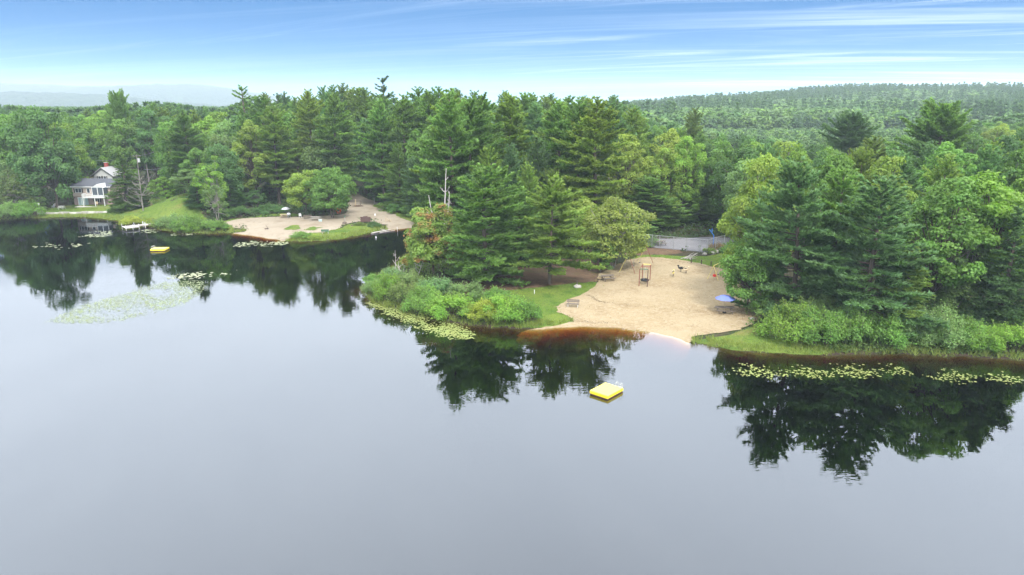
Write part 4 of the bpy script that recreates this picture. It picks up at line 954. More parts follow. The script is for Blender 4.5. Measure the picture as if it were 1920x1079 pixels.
y = 158.0; x = xat(264, y, 5); z = H(x, y); bare_tree('dead_tree', x, y, ztop(316, y) - z, 6, 1, 34, 5.2, .42, M['grey_bark'], 'half dead tree with bare upcurved branches before the green cedar')
_y = 199.0; bare_tree('dead_tree', xat(255, _y, 10), _y, ztop(272, _y) - 2, 9, 1, 5, 2.0, .3, M['grey_bark'], 'pale bare trunk beside the transformer pole')
_y = 198.0; bare_tree('dead_tree', xat(274, _y, 10), _y, ztop(264, _y) - 2, 19, 1, 5, 2.6, .5, M['grey_bark'], 'pale forked trunk in the dark wood between the two utility poles')
x, y, z = G(742, 508); bare_tree('dead_sapling', x, y, 3.4, 12, 1, 5, 1.4, .4, M['dead'], 'bare grey sapling standing in the shrubs near the tip of the point')
x, y, z = G(775, 520); bare_tree('dead_sapling', x, y, 4.2, 13, 2, 8, 1.8, .4, M['dead'], 'twiggy grey dead bush left of the turning maple')
x, y, z = G(1730, 590); bare_tree('dead_sapling', x, y, 4.5, 14, 1, 7, 2.0, .2, M['dead'], 'bare leaning branch above the right bank shrubs')
def log(p0, p1, r, label, seed, mat='dead', name='driftwood_log'):
    r_ = np.random.default_rng(seed); p0, p1 = np.array(p0), np.array(p1); q = np.linspace(0, 1, 8)[:, None]
    P = p0 + (p1 - p0) * q + np.cumsum(r_.normal(0, .05, (8, 3)), 0) * [1, 1, .3]; tb = [(P, r * (1 - .5 * q[:, 0]))]
    V, F = tubes(tb, 7); e = link(name, np_mesh(name, V, F, smooth=True), None, M[mat]); setp(e, label, 'log')
    br = []
    for j in (3, 5):
        d = r_.normal(0, 1, 3); d[2] = abs(d[2]) * .5; k = np.linspace(0, 1, 4)[:, None]; br.append((P[j] + unit(d) * r * 8 * k, r * .5 * (1 - .6 * k[:, 0])))
    V, F = tubes(br, 5); link('branch_stub', np_mesh('branch_stub', V, F, smooth=True), e, M[mat])
a, b = W0(696, 439), W0(733, 433); log((*a, .08), (*b, .22), .16, 'pale driftwood log at the water below the notice board', 1)
a, b = W0(712, 437.5), W0(742, 434); log((*a, .06), (*b, .12), .10, 'thinner driftwood branch beside the pale log', 2)
a, b = W0(686, 548), W0(716, 557); log((*a, .6), (*b, .1), .06, 'thin pale branch slanting into the water at the tip of the point', 3)
a, b = G(497, 431), G(504, 430); log((a[0], a[1], a[2] + .15), (b[0], b[1], b[2] + .2), .12, 'short dark log lying on the pale sand beach', 4, 'bark')

# ------------------------------------------------------------------ water things
def raft(cx, cy, rz, L_, W_, label, ladder, boards):
    e = empty('swimming_raft', (cx, cy, 0), rz, label, 'raft')
    f = MB(); f.box((0, 0, .02), (L_ * .96, W_ * .96, .20)); f.build('float', M['brown'], e)
    for sx, sy, lx, ly in ((0, 1, L_, .06), (0, -1, L_, .06), (1, 0, .06, W_ - .124), (-1, 0, .06, W_ - .124)):
        s = MB(); s.box((sx * (L_ / 2 - .03), sy * (W_ / 2 - .03), .215), (lx, ly, .21)); s.build('side_skirt', M['yellow'], e)
    for k in range(boards):
        w = (W_ - .13) / boards; s = MB(); s.box((0, -W_ / 2 + .065 + w * (k + .5), .345), (L_ - .01, w - .012, .05)); s.build('deck_board', M['yellow_top'], e)
    ld = MB(); lx, ly, ang = ladder; ca, sa = math.cos(ang), math.sin(ang)
    tr_ = lambda a, o, h: (lx + ca * o - sa * a, ly + sa * o + ca * a, h)
    for a in (-.24, .24):
        ld.path([tr_(a, -.32, .36), tr_(a, -.30, .72), tr_(a, -.10, .80), tr_(a, .10, .70), tr_(a, .12, .3), tr_(a, .12, -.6)], .02, 6)
    ldo = ld.build('ladder', M['white'], e)
    for h in (.3, .02, -.3): MB().tube(tr_(-.24, .12, h), tr_(.24, .12, h), .025, None, 6).build('rung', M['white'], ldo)
    return e
c4 = [np.array(W0(u, v, .36)) for u, v in ((1107.5, 733), (1141, 744), (1167, 727), (1134, 717.5))]
ctr = sum(c4) / 4; ex = c4[1] - c4[0]; ey = c4[2] - c4[1]; print('RAFT', np.linalg.norm(ex), np.linalg.norm(ey))
raft(ctr[0], ctr[1], math.atan2(ex[1], ex[0]), float(np.linalg.norm(ex)), float(np.linalg.norm(ey)), 'square yellow swimming raft floating off the tan beach', (.55, float(np.linalg.norm(ey)) / 2, math.pi / 2), 8)
x, y = W0(300, 469.5); raft(x, y, .04, 2.5, 2.0, 'small yellow swimming raft floating off the dock', (-1.25, 0, math.pi), 7)
def dock():
    A = np.array(W0(230, 425.5, .58)); B = np.array(W0(286, 419.5, .58)); d = B - A; Ln = float(np.hypot(*d)); e = empty('dock', (A[0], A[1], 0), math.atan2(d[1], d[0]), 'pale plank dock with thin white posts reaching from the shrubs into the water', 'dock')
    n = int(Ln / .42)
    for k in range(n): MB().box((.25 + k * .42, 0, .55), (.40, 1.3, .06)).build('plank', M['grey_wood' if k % 5 else 'white'], e)
    for k in range(6): MB().box((.22 + k * .42, -1.25, .556), (.40, 1.15, .06)).build('plank', M['white'], e)
    for s in (-.6, .6): MB().box((Ln / 2, s, .44), (Ln, .06, .15)).build('side_beam', M['grey_wood'], e)
    for s in (-1.8, -.7): MB().box((1.3, s - .04, .43), (2.6, .06, .15)).build('side_beam', M['grey_wood'], e)
    for px, py in ((.1, -1.9), (1.4, -1.9), (2.6, -1.9), (.05, .72), (2.4, .72), (4.2, .72), (4.2, -.72), (Ln * .7, .72), (Ln * .7, -.72)): MB().tube((px, py, -1.4), (px, py, 1.15), .04, None, 6).build('post', M['white'], e)
dock()
x, y = W0(745, 434); e = MB().tube((x, y, -.6), (x, y, .9), .05, .05, 7).build('stake', M['white']); setp(e, 'white stake standing in the water beyond the driftwood', 'stake')
x, y = W0(705, 447); e = MB().blob((x, y, .12), (.16, .16, .24), 3, rough=.03).tube((x, y, .3), (x, y, .45), .05, .04, 7).build('float_buoy', M['white'], smooth=True); setp(e, 'small white bottle shaped buoy in dark water below the driftwood', 'buoy')

# ------------------------------------------------------------------ furniture
def bench(u, v, rz, mat, label, w=1.6):
    x, y, z = G(u, v); e = empty('park_bench', (x, y, z + .06), rz, label, 'bench')
    for k in range(3): MB().box((0, -.18 + k * .15, .45), (w, .13, .04)).build('seat_slat', M[mat], e)
    for k in range(2): MB().box((0, .30 + k * .04, .64 + k * .19), (w, .04, .16), rx=-.2).build('back_slat', M[mat], e)
    for s in (-1, 1):
        MB().box((s * w * .38, -.18, .21), (.07, .07, .43)).build('leg', M['concrete'], e); MB().box((s * w * .38, .16, .21), (.07, .07, .43)).build('leg', M['concrete'], e)
        MB().box((s * w * .38, .31, .62), (.06, .06, .55), rx=-.2).build('back_support', M[mat], e)
bench(1074, 577, -.18, 'wood', 'weathered wooden park bench facing the lake at the left edge of the tan beach')
bench(610, 439, math.pi + .15, 'green', 'dark green bench seen from behind on the grass strip of the pale beach', 1.5)
def picnic(x, y, rz, mat, label, w=1.9):
    e = empty('picnic_table', (x, y, H(x, y) + .07), rz, label, 'table')
    for k in range(5): MB().box((0, -.31 + k * .155, .74), (w, .14, .04)).build('top_plank', M[mat], e)
    for s in (-1, 1):
        for k in range(2): MB().box((0, s * (.62 + k * .15), .44), (w, .135, .04)).build('bench_plank', M[mat], e)
        MB().box((s * w * .36, 0, .685), (.06, .70, .07)).build('top_brace', M[mat], e); MB().box((s * w * .36, 0, .385), (.06, 1.5, .07)).build('bench_brace', M[mat], e)
        for q in (-1, 1): MB().box((s * w * .36 + .065, q * .42, .34), (.05, .09, .80), rx=q * .5).build('leg', M[mat], e)
    return e
def parasol(x, y, z, R, hgt, mat, label, pole):
    e = empty('parasol', (x, y, z), .2, label, 'umbrella'); MB().tube((0, 0, .02), (0, 0, hgt + .1), .022, None, 8).build('pole', M[pole], e)
    MB().tube((0, 0, 0), (0, 0, .12), .26, .2, 12).build('base', M['rubber'], e)
    cn = MB(); n = 8; vs = [(0, 0, hgt)]; fs = []
    for q, dz in ((.55, -.16), (1.0, -.46)):
        for i in range(2 * n): a = math.pi * i / n; k = q * R * (1 if i % 2 == 0 else .955); vs.append((k * math.cos(a), k * math.sin(a), hgt + dz + (0 if i % 2 == 0 else .015)))
    m = 2 * n
    for i in range(m): fs.append((0, 1 + i, 1 + (i + 1) % m)); fs.append((1 + i, 1 + m + i, 1 + m + (i + 1) % m, 1 + (i + 1) % m))
    c0 = cn.add(vs, fs).build('canopy', M[mat], e)
    for i in range(n): a = 2 * math.pi * i / n; MB().tube((0, 0, hgt - .04), (R * .98 * math.cos(a), R * .98 * math.sin(a), hgt - .475), .012, None, 5).build('rib', M['steel'], c0)
x, y, z = G(1358, 588); picnic(x, y, -.10, 'wood', 'dark weathered picnic table under the blue umbrella on the tan beach', 2.2); parasol(x, y, z + .07, 1.22, 2.25, 'umb', 'blue beach umbrella over the picnic table on the tan beach', 'pale_wood')
x, y, z = G(1139, 527); picnic(x, y, .35, 'wood', 'dark picnic table in the shade of the drooping birch')
x, y, z = G(1238, 461); picnic(x, y, .5, 'wood', 'dark picnic table on the bare ground by the court fence gate')
x, y, z = G(533, 409); picnic(x, y, .1, 'pale_wood', 'pale picnic table beside the grey umbrella', 1.7); x, y, z = G(536, 407); parasol(x, y + .4, z + .06, 1.05, 2.1, 'umb_grey', 'grey sun umbrella at the edge of the pale beach', 'wood')
x, y, z = G(577, 411); picnic(x, y, .3, 'wood', 'dark picnic table in the shade left of the maple trunks')
x, y, z = G(592, 414); picnic(x, y, -.1, 'grey_wood', 'grey picnic table nearest the maple trunk on the pale beach', 2.2)
def chair(x, y, rz, label, mat='white'):
    e = empty('garden_chair', (x, y, H(x, y) + .06), rz, label, 'chair'); MB().box((0, 0, .42), (.5, .5, .05)).build('seat', M[mat], e); MB().box((0, .26, .72), (.5, .05, .56), rx=-.18).build('backrest', M[mat], e)
    for sx in (-1, 1):
        MB().box((sx * .27, 0, .62), (.05, .5, .04)).build('armrest', M[mat], e)
        for sy in (-1, 1): MB().box((sx * .22, sy * .21, .20), (.05, .05, .40)).build('leg', M[mat], e)
x, y, z = G(563, 409); chair(x, y, .4, 'white plastic chair in the shade beside the grey umbrella')
def grill(x, y, label):
    e = empty('kettle_grill', (x, y, H(x, y) + .05), 0, label, 'grill'); MB().blob((0, 0, .85), (.42, .42, .22), 1, 14, 6, 0).build('bowl', M['steel'], e, True); MB().blob((0, 0, .98), (.43, .43, .26), 2, 14, 6, 0).build('lid', M['umb_grey'], e, True)
    for i in range(3): a = 2.1 * i; MB().tube((.2 * math.cos(a), .2 * math.sin(a), .75), (.42 * math.cos(a), .42 * math.sin(a), 0), .025, None, 6).build('leg', M['steel'], e)
x, y, z = G(542, 410); grill(x, y, 'grey round lidded grill on legs beside the grey umbrella')
x, y, z = G(601, 416); e = empty('cooler_box', (x, y, z + .06), .2, 'pale cool box on the sand at the foot of the maple trunk', 'box'); MB().box((0, 0, .2), (.7, .42, .4)).build('body', M['teal'], e); MB().box((0, 0, .43), (.74, .46, .06)).build('lid', M['white'], e)
# ------------------------------------------------------------------ near playground
def frame_legs(e, P, foot, mat, r=.045):
    for a, b in zip(P, foot): MB().tube(a, b, r, None, 8).build('leg', M[mat], e)
zg = G(1205, 495)[2]; R1 = W0(1211, 459.5, zg + 2.9); R0 = W0(1179, 475.5, zg + 2.9)
def tall_swing():
    a, b = np.array(R0), np.array(R1); Ln = float(np.hypot(*(b - a))); e = empty('swing_set', (a[0], a[1], zg + .05), math.atan2(b[1] - a[1], b[0] - a[0]), 'tall swing set with yellow top bar and rusty red legs beside the drooping birch', 'swing set')
    MB().tube((-.1, 0, 2.85), (Ln + .1, 0, 2.85), .045, None, 10).build('top_bar', M['yellow_bar'], e)
    for x0, d in ((0, -.35), (Ln, .35)):
        for s, mt in ((-1, 'red'), (1, 'yellow_bar')): MB().tube((x0, 0, 2.82), (x0 + d, s * 1.25, -.1), .036, None, 8).build('leg', M[mt], e)
    for k in range(2):
        x0 = Ln * (.3 + .36 * k); sw = MB().box((x0, 0, .52), (.46, .2, .03)).build('swing_seat', M['rubber'], e)
        for s in (-.22, .22): MB().tube((x0 + s, 0, 2.8), (x0 + s, 0, .53), .012, None, 5).build('chain', M['steel'], sw)
tall_swing()
def tire_swing():
    p = [np.array(G(u, v)) for u, v in ((1198, 538), (1213.5, 539), (1218.5, 527), (1204, 526))]; c = sum(p) / 4; e = empty('tire_swing', tuple(c), 0, 'tyre swing hanging in a frame of rusty red posts on the tan beach', 'swing')
    L_ = [tuple(q - c) for q in p]; T_ = [(q[0], q[1], 2.45) for q in L_]
    for i in range(4): MB().tube((L_[i][0], L_[i][1], -.3), T_[i], .06, .055, 8).build('post', M['red' if i != 1 else 'brown'], e)
    for (i, j, mt) in ((0, 1, 'green'), (2, 3, 'yellow_bar'), (1, 2, 'red'), (3, 0, 'red')): MB().tube(T_[i], T_[j], .06 if i in (0, 2) else .04, None, 8).build('cross_bar', M[mt], e)
    MB().ring((0, 0, .55), .46, .14, 'Z', 22, 8).build('tyre', M['rubber'], e, True)
    for i in range(3): a = 2.1 * i; MB().tube((.42 * math.cos(a), .42 * math.sin(a), .66), (0, 0, 2.35), .014, None, 5).build('chain', M['steel'], e)
    MB().tube(tuple((np.array(T_[0]) + T_[3]) / 2), tuple((np.array(T_[1]) + T_[2]) / 2), .05, None, 8).build('hanger_bar', M['red'], e)
tire_swing()
def spring_rider(u, v, rz, mat, label):
    x, y, z = G(u, v); e = empty('spring_rider', (x, y, z + .07), rz, label, 'rider'); s = MB(); pts = [(.1 * math.cos(t * 1.1), .1 * math.sin(t * 1.1), .03 + t * .016) for t in range(24)]; s.path(pts, .018, 5).build('spring', M['rubber'], e)
    MB().blob((0, 0, .58), (.42, .13, .17), 3, 12, 7, .05).build('body', M[mat], e, True); MB().blob((.40, 0, .88), (.16, .09, .14), 5, 10, 6, .05).tube((.26, 0, .62), (.40, 0, .86), .10, .08, 8).build('head', M[mat], e, True)
    MB().tube((.22, -.24, .82), (.22, .24, .82), .02, None, 6).build('handlebar', M['steel'], e); MB().box((-.12, 0, .76), (.28, .22, .05)).build('seat', M['rubber'], e); MB().tube((-.38, 0, .62), (-.55, 0, .86), .05, .02, 6).build('tail', M[mat], e)
spring_rider(1262, 520, 1.2, 'yellow_bar', 'yellow spring rider on the tan beach'); spring_rider(1276, 511, 2.6, 'rubber', 'black spring rider behind the yellow one'); spring_rider(1286, 514, .4, 'tan', 'tan spring rider at the end of the row of riders')
def bucket_swing():
    x, y, z = G(1343, 523); e = empty('swing_set', (x, y, z + .07), .9, 'low yellow framed swing set with a red bucket seat under the overhanging maple', 'swing set')
    MB().tube((-1.3, 0, 2.1), (1.5, 0, 2.1), .045, None, 8).build('top_bar', M['yellow_bar'], e)
    for x0 in (-1.3, 1.5):
        for s in (-1, 1): MB().tube((x0, 0, 2.08), (x0, s * .85, -.1), .04, None, 8).build('leg', M['yellow_bar'], e)
    b = MB().box((-.7, 0, .42), (.42, .38, .06)).box((-.7, .17, .58), (.42, .04, .28)).box((-.90, 0, .55), (.04, .38, .22)).box((-.50, 0, .55), (.04, .38, .22)).box((-.7, -.17, .54), (.42, .04, .14)).build('bucket_seat', M['bright_red'], e)
    for s in (-.9, -.5): MB().tube((s, 0, .6), (s, 0, 2.08), .014, None, 5).build('chain', M['red'], b)
    b = MB().box((.7, 0, .45), (.44, .2, .04)).build('swing_seat', M['rubber'], e)
    for s in (.5, .9): MB().tube((s, 0, .46), (s, 0, 2.08), .014, None, 5).build('chain', M['steel'], b)
bucket_swing()
def stump(u, v, hgt, r, mat, label, name='wooden_post', cat='post', cap=None):
    x, y, z = G(u, v); e = MB().tube((0, 0, -.2), (0, 0, hgt), r, r * .92, 9).build(name, M[mat]); e.location = (x, y, z + .03); setp(e, label, cat)
    MB().tube((0, 0, hgt), (0, 0, hgt + .03), r * 1.12, r * .8, 9).build('cap', M[cap or mat], e); return e
stump(1296, 494, .75, .09, 'bark', 'short dark post in the grass behind the tan beach, leftmost of three'); stump(1315, 496, .7, .09, 'bark', 'short dark post in the grass behind the tan beach, middle of three'); stump(1333, 499, .7, .09, 'bark', 'short dark post in the grass behind the tan beach, rightmost of three')
stump(1082, 535, .6, .09, 'wood', 'short wooden post on a stone base under the point pines'); stump(1002, 552, .55, .05, 'white', 'small white stake on the point lawn', 'stake', 'stake')
def rock(u, v, r, label, seed, mat='stone'):
    x, y, z = G(u, v); e = MB().blob((0, 0, r * .3), (r, r * .8, r * .6), seed, 11, 7, .2).build('boulder', M[mat], None, False); e.location = (x, y, z); setp(e, label, 'rock')
for i, (u, v, r, lb) in enumerate(((1336, 477, .55, 'grey boulder at the foot of the scrubby fence corner bush'), (1342, 474, .5, 'pale boulder second in the row at the fence corner'), (1349, 471, .45, 'pale boulder third in the row at the fence corner'), (1321, 478, .4, 'small boulder left of the scrubby fence corner bush'),
    (1083, 540, .5, 'flat stone at the foot of the short wooden post'), (1411, 600, .35, 'small stone at the right edge of the tan beach'), (646, 420, .5, 'dark rock on the pale beach left of the notice board'), (660, 424, .3, 'small dark rock at the grass edge below the notice board'))):
    rock(u, v, r, lb, i, 'stone' if i not in (6, 7) else 'bark')
def brush_pile():
    x, y, z = G(1284, 487); e = empty('brush_pile', (x, y, z), 0, 'heap of grey dead branches between the grass and the bare ground by the court', 'brush'); r_ = random.Random(3)
    for k in range(14):
        a = r_.uniform(-.5, .9); p = Vector((r_.uniform(-.6, .9), r_.uniform(-.5, .5), .1)); q = p + Vector((math.cos(a) * 1.5, r_.uniform(-.6, .6), r_.uniform(.2, 1.1))); MB().tube(p, q, .05, .015, 5).build('branch', M['dead'], e)
brush_pile()
def fence():
    pts = [G(u, v) for u, v in ((1208, 464), (1222, 465), (1236, 466.5), (1262, 469), (1287, 471.5), (1311, 473.5), (1325, 475), (1341, 470), (1357, 466), (1376, 461))]
    o = Vector(pts[0]); e = empty('chain_link_fence', o, 0, 'grey chain link fence around the sports court', 'fence'); P = [Vector(p) - o for p in pts]; hh = 2.25
    for p in P: MB().tube(p + Vector((0, 0, -.2)), p + Vector((0, 0, hh + .06)), .04, None, 7).build('post', M['steel'], e)
    for a, b in zip(P[:-1], P[1:]):
        MB().tube(a + Vector((0, 0, hh)), b + Vector((0, 0, hh)), .025, None, 6).build('top_rail', M['steel'], e)
        d = b - a; L_ = d.length; m = MB(); st = .16; w = .007; n = d.normalized().cross(Vector((0, 0, 1)))
        def pt(s, h): return a + d * (s / L_) + Vector((0, 0, .05 + h)) + n * .045
        k = -hh
        while k < L_:
            for sg in (1, -1):
                s0, s1 = max(k, 0), min(k + hh - .1, L_)
                if s1 - s0 < .05: continue
                h0, h1 = s0 - k, s1 - k
                if sg < 0: h0, h1 = hh - .1 - h0, hh - .1 - h1
                m.add([pt(s0, h0 - w), pt(s1, h1 - w), pt(s1, h1 + w), pt(s0, h0 + w)], [(0, 1, 2, 3)])
            k += st
        m.build('wire_mesh', M['steel'], e)
fence()
def hoop():
    x, y, z = G(1336.5, 467.5); e = empty('basketball_post', (x, y, z), 0, 'blue steel basketball post with a forked top inside the court fence', 'post')
    MB().tube((0, 0, -.2), (0, 0, 2.4), .07, .06, 9).build('pole', M['blue'], e); t = ztop(431, y) - z
    MB().tube((0, 0, 2.38), (-.75, .4, t), .05, .045, 8).build('arm', M['blue'], e); MB().tube((-.3, .16, 3.0), (-.25, .45, t + .1), .05, .045, 8).build('arm', M['blue'], e)
hoop()
# ------------------------------------------------------------------ pale beach things
def notice():
    x, y, z = G(686, 422.5); e = empty('notice_board', (x, y, z), .04, 'plain brown notice board on two posts above the grass strip', 'sign')
    MB().box((0, 0, 1.25), (2.15, .09, 1.05)).build('board', M['brown'], e); MB().box((0, 0, 1.85), (.9, .085, .148)).build('crest', M['brown'], e)
    for s in (-.55, .55): MB().box((s, .09, .75), (.10, .08, 1.9)).build('post', M['wood'], e)
notice()
x, y, z = G(635, 401); e = empty('play_ring', (x, y, z + .06), .3, 'orange ring shaped play piece standing behind the maple trunks', 'toy'); MB().ring((0, 0, .62), .46, .16, 'Y', 22, 9).build('ring', M['orange'], e, True); MB().box((0, 0, .05), (.7, .5, .1)).build('foot', M['orange'], e)
stump(667, 386.5, 1.55, .10, 'pale_wood', 'pale wooden post on the track island, left one of two'); stump(676, 386.5, 1.4, .08, 'wood', 'darker wooden post on the track island, right one of two'); stump(702, 384, 1.65, .11, 'grey_wood', 'grey post at the edge of the wood beside the track')
sheet('grass_patch', [(660, 388), (668, 385.5), (680, 386), (683, 388), (672, 389)], 0.12, M['duff'], 'little earth island with two posts on the sandy track', 'ground', seed=33, amp=.1)
x, y, z = G(704, 416); e = empty('lamp_sign', (x, y, z), 0, 'thin pole with a small white plate right of the notice board', 'sign'); MB().tube((0, 0, -.2), (0, 0, 1.75), .03, None, 7).build('pole', M['grey_wood'], e); MB().box((0, -.05, 1.58), (.34, .04, .42)).build('plate', M['white'], e)
x, y, z = G(647, 417); e = empty('marker_pole', (x, y, z), 0, 'thin pole with a dark cap left of the notice board', 'post'); MB().tube((0, 0, -.2), (0, 0, 1.25), .03, None, 7).build('pole', M['steel'], e); MB().box((0, 0, 1.25), (.2, .12, .26)).build('cap', M['green'], e)
for u, v, lb in ((681.5, 419, 'tiny dark stake just right of the notice board'), (693, 416.5, 'tiny dark stake midway to the white plate pole'), (715, 415.5, 'tiny pale stake right of the white plate pole')): stump(u, v, .45, .05, 'wood', lb, 'stake', 'stake')
def barrier():
    x, y, z = G(728, 417.5); e = empty('wooden_barrier', (x, y, z + .08), .15, 'broken wooden barrier of leaning poles beside the water track', 'barrier')
    for a, b in (((-.5, 0, -.1), (-.5, 0, 1.05)), ((-.5, .02, .9), (.7, -.1, .05)), ((.0, .05, 0), (.5, 0, .75)), ((-.6, .08, .35), (.8, .1, .42))): MB().tube(a, b, .05, .045, 7).build('pole', M['pale_wood'], e)
barrier()

# ------------------------------------------------------------------ houses and yard
def window(e, x, z, w, h, y=0.0, shutters=None, bars=1, mat='glass'):
    f = MB(); t = .09
    f.box((x, y - .03, z + h / 2 + t / 2), (w + 2 * t, .10, t)).box((x, y - .03, z - h / 2 - t / 2), (w + 2 * t, .12, t))
    for s in (-1, 1): f.box((x + s * (w / 2 + t / 2), y - .03, z), (t, .10, h))
    for k in range(bars): f.box((x - w / 2 + w * (k + 1) / (bars + 1), y - .035, z), (.06, .08, h))
    o = f.build('window', M['white'], e)
    for k in range(bars + 1): MB().box((x - w / 2 + w * (k + .5) / (bars + 1), y - .02, z), (w / (bars + 1) - .07, .03, h - .01)).build('pane', M[mat], o)
    if shutters:
        for s in (-1, 1): MB().box((x + s * (w / 2 + .09 + .16), y - .03, z), (.28, .05, h + .1)).build('shutter', M['rubber'], o)
def house():
    x, y, z = G(140, 384.5); e = empty('house', (x, y, z - .05), -.03, 'beige two storey lakeside house with dark roof and white deck', 'house'); Wd, Dp, h1, h2 = 9.6, 8.0, 2.35, 4.75
    MB().box((Wd / 2, Dp / 2, h1 / 2 - .4), (Wd - .05, Dp - .05, h1 + .8)).build('lower_wall', M['brick'], e)
    sw = MB().box((Wd / 2, Dp / 2, (h1 + h2) / 2), (Wd, Dp, h2 - h1)).build('upper_wall', M['siding'], e)
    for k in range(11): MB().box((Wd / 2, -.008, h1 + .11 + k * .215), (Wd + .02, .03, .19), rx=.06).build('siding_board', M['siding'], sw)
    rf = MB(); o = .45
    rf.add([(-o, -o, h2 - .12), (Wd + o, -o, h2 - .12), (Wd + o, Dp / 2, h2 + 1.45), (-o, Dp / 2, h2 + 1.45), (-o, Dp + o, h2 - .12), (Wd + o, Dp + o, h2 - .12), (-o, -o, h2 + .02), (Wd + o, -o, h2 + .02), (Wd + o, Dp / 2, h2 + 1.61), (-o, Dp / 2, h2 + 1.61), (-o, Dp + o, h2 + .02), (Wd + o, Dp + o, h2 + .02)],
           [(6, 7, 8, 9), (9, 8, 11, 10), (0, 3, 2, 1), (3, 4, 5, 2), (0, 1, 7, 6), (4, 10, 11, 5), (0, 6, 9, 3), (3, 9, 10, 4), (1, 2, 8, 7), (2, 5, 11, 8)])
    r = rf.build('roof', M['shingle'], e); MB().box((Wd / 2, -o - .03, h2 - .06), (Wd + 2 * o, .04, .20)).build('fascia', M['white'], r)
    MB().prism([(0, h2), (0, h2 + .001), (Wd, h2)], 0, .1)
    for gx_ in (0.02, Wd - .02): MB().add([(gx_, .05, h2), (gx_, Dp - .05, h2), (gx_, Dp / 2, h2 + 1.43)], [(0, 1, 2)]).build('gable_wall', M['siding'], e)
    window(e, 1.55, 3.75, 1.5, .95, -.02, True, 1); window(e, 5.95, 1.30, 1.15, .85, .02, True, 1)
    d = MB().box((1.15, -.05, 1.0), (.10, .10, 2.0)).box((2.75, -.05, 1.0), (.10, .10, 2.0)).box((1.95, -.05, 2.03), (1.7, .10, .10)).box((1.95, -.05, 1.0), (.07, .08, 2.0)).build('sliding_door', M['white'], e)
    for k in (1.55, 2.35): MB().box((k, -.02, 1.0), (.70, .04, 1.92)).build('pane', M['teal'], d)
    MB().box((3.25, -.02, 1.05), (.8, .05, 2.1)).build('wall_panel', M['teal'], e)
    MB().box((.35, -.1, 1.95), (.14, .16, .24)).build('wall_lamp', M['rubber'], e)
    dk = MB().box((6.2, -1.0, 2.22), (5.6, 1.9, .16)).build('deck', M['white'], e)
    for px in (3.6, 6.55, 8.9): MB().box((px, -1.85, 1.05), (.13, .13, 2.2)).build('post', M['white'], dk)
    MB().box((4.75, -1.9, 3.12), (2.7, .09, .09)).build('railing', M['white'], dk); MB().box((4.75, -1.9, 2.42), (2.7, .06, .06)).build('railing', M['white'], dk)
    for k in range(19): MB().box((3.45 + k * .145, -1.9, 2.77), (.05, .04, .64)).build('baluster', M['white'], dk)
    MB().box((3.42, -1.0, 3.12), (.08, 1.8, .09)).build('railing', M['white'], dk)
    for k in range(9): MB().box((3.42, -1.75 + k * .2, 2.72), (.04, .05, .74)).build('baluster', M['white'], dk)
    MB().box((5.45, -.04, 3.35), (.85, .08, 2.0)).build('door', M['house_white'], e); window(e, 4.1, 3.7, .7, 1.0, -.02, None, 0)
    sr = MB().prism([(6.1, h2 - .06), (9.05, h2 - .06), (7.58, h2 + .78)], -1.85, 2.4).box((7.575, -.9, 2.6), (2.9, 1.88, .55)).build('sunroom', M['house_white'], e)
    for px in (6.18, 7.58, 8.97): MB().box((px, -1.84, 3.75), (.14, .12, 1.9)).build('frame_post', M['white'], sr)
    for px in (6.88, 8.275): MB().box((px, -1.80, 3.75), (1.25, .04, 1.85)).build('screen', M['screen'], sr)
    MB().box((6.12, -.9, 3.75), (.05, 1.75, 1.85)).build('screen', M['screen'], sr); MB().box((9.03, -.9, 3.75), (.05, 1.75, 1.85)).build('screen', M['screen'], sr)
    MB().box((6.5, -1.4, .02), (9.5, 2.6, .12)).build('patio', M['concrete'], e)
house()
def back_house():
    Y = 193.0; zb = H(-120, Y); x = xat(176, Y, 6); e = empty('house', (x, Y, zb - .3), -.12, 'white gabled house with grey roof and red chimney behind the beige house', 'house'); he = ztop(326, Y) - zb; hr = ztop(313, Y) - zb; w = 5.6
    MB().box((w / 2, 4, he / 2), (w, 8, he)).build('wall', M['house_white'], e); MB().add([(0, .02, he), (w, .02, he), (w / 2, .02, hr - .15)], [(0, 1, 2)]).build('gable_wall', M['house_white'], e)
    rf = MB()
    for s in (-1, 1):
        a = (w / 2, hr); b = (w / 2 + s * (w / 2 + .7), he - .45); rf.add([(a[0], -.5, a[1]), (b[0], -.5, b[1]), (b[0], 8.5, b[1]), (a[0], 8.5, a[1]), (a[0], -.5, a[1] + .16), (b[0], -.5, b[1] + .16), (b[0], 8.5, b[1] + .16), (a[0], 8.5, a[1] + .16)], [(0, 3, 2, 1), (4, 5, 6, 7), (0, 1, 5, 4), (2, 3, 7, 6), (1, 2, 6, 5)])
    r = rf.build('roof', M['pale_roof'], e); MB().box((w * .36, 3, hr + .5), (.75, .75, 1.5)).build('chimney', M['chimney'], r); MB().box((w * .36, 3, hr + 1.28), (.9, .9, .1)).build('chimney_cap', M['concrete'], r)
    for k in (1.7, 3.3): window(e, k, he - .9, .75, 1.0, 0, True, 0)
back_house()
def wall_blocks():
    A = np.array(G(76, 402)[:2]); B = np.array(G(203, 399)[:2]); d = B - A; Ln = float(np.hypot(*d)); e = empty('retaining_wall', (A[0], A[1], H(*A) - .1), math.atan2(d[1], d[0]), 'low pale stone retaining wall along the house lawn', 'wall'); x = 0; r_ = random.Random(4); k = 0
    while x < Ln - .5:
        w = r_.uniform(.8, 1.5); h = .55 + r_.uniform(-.08, .1); MB().box((x + w / 2, r_.uniform(-.05, .05), h / 2), (w - .05, .45, h), rz=r_.uniform(-.03, .03)).build('block', M['stone' if k % 3 else 'concrete'], e); x += w; k += 1
wall_blocks()
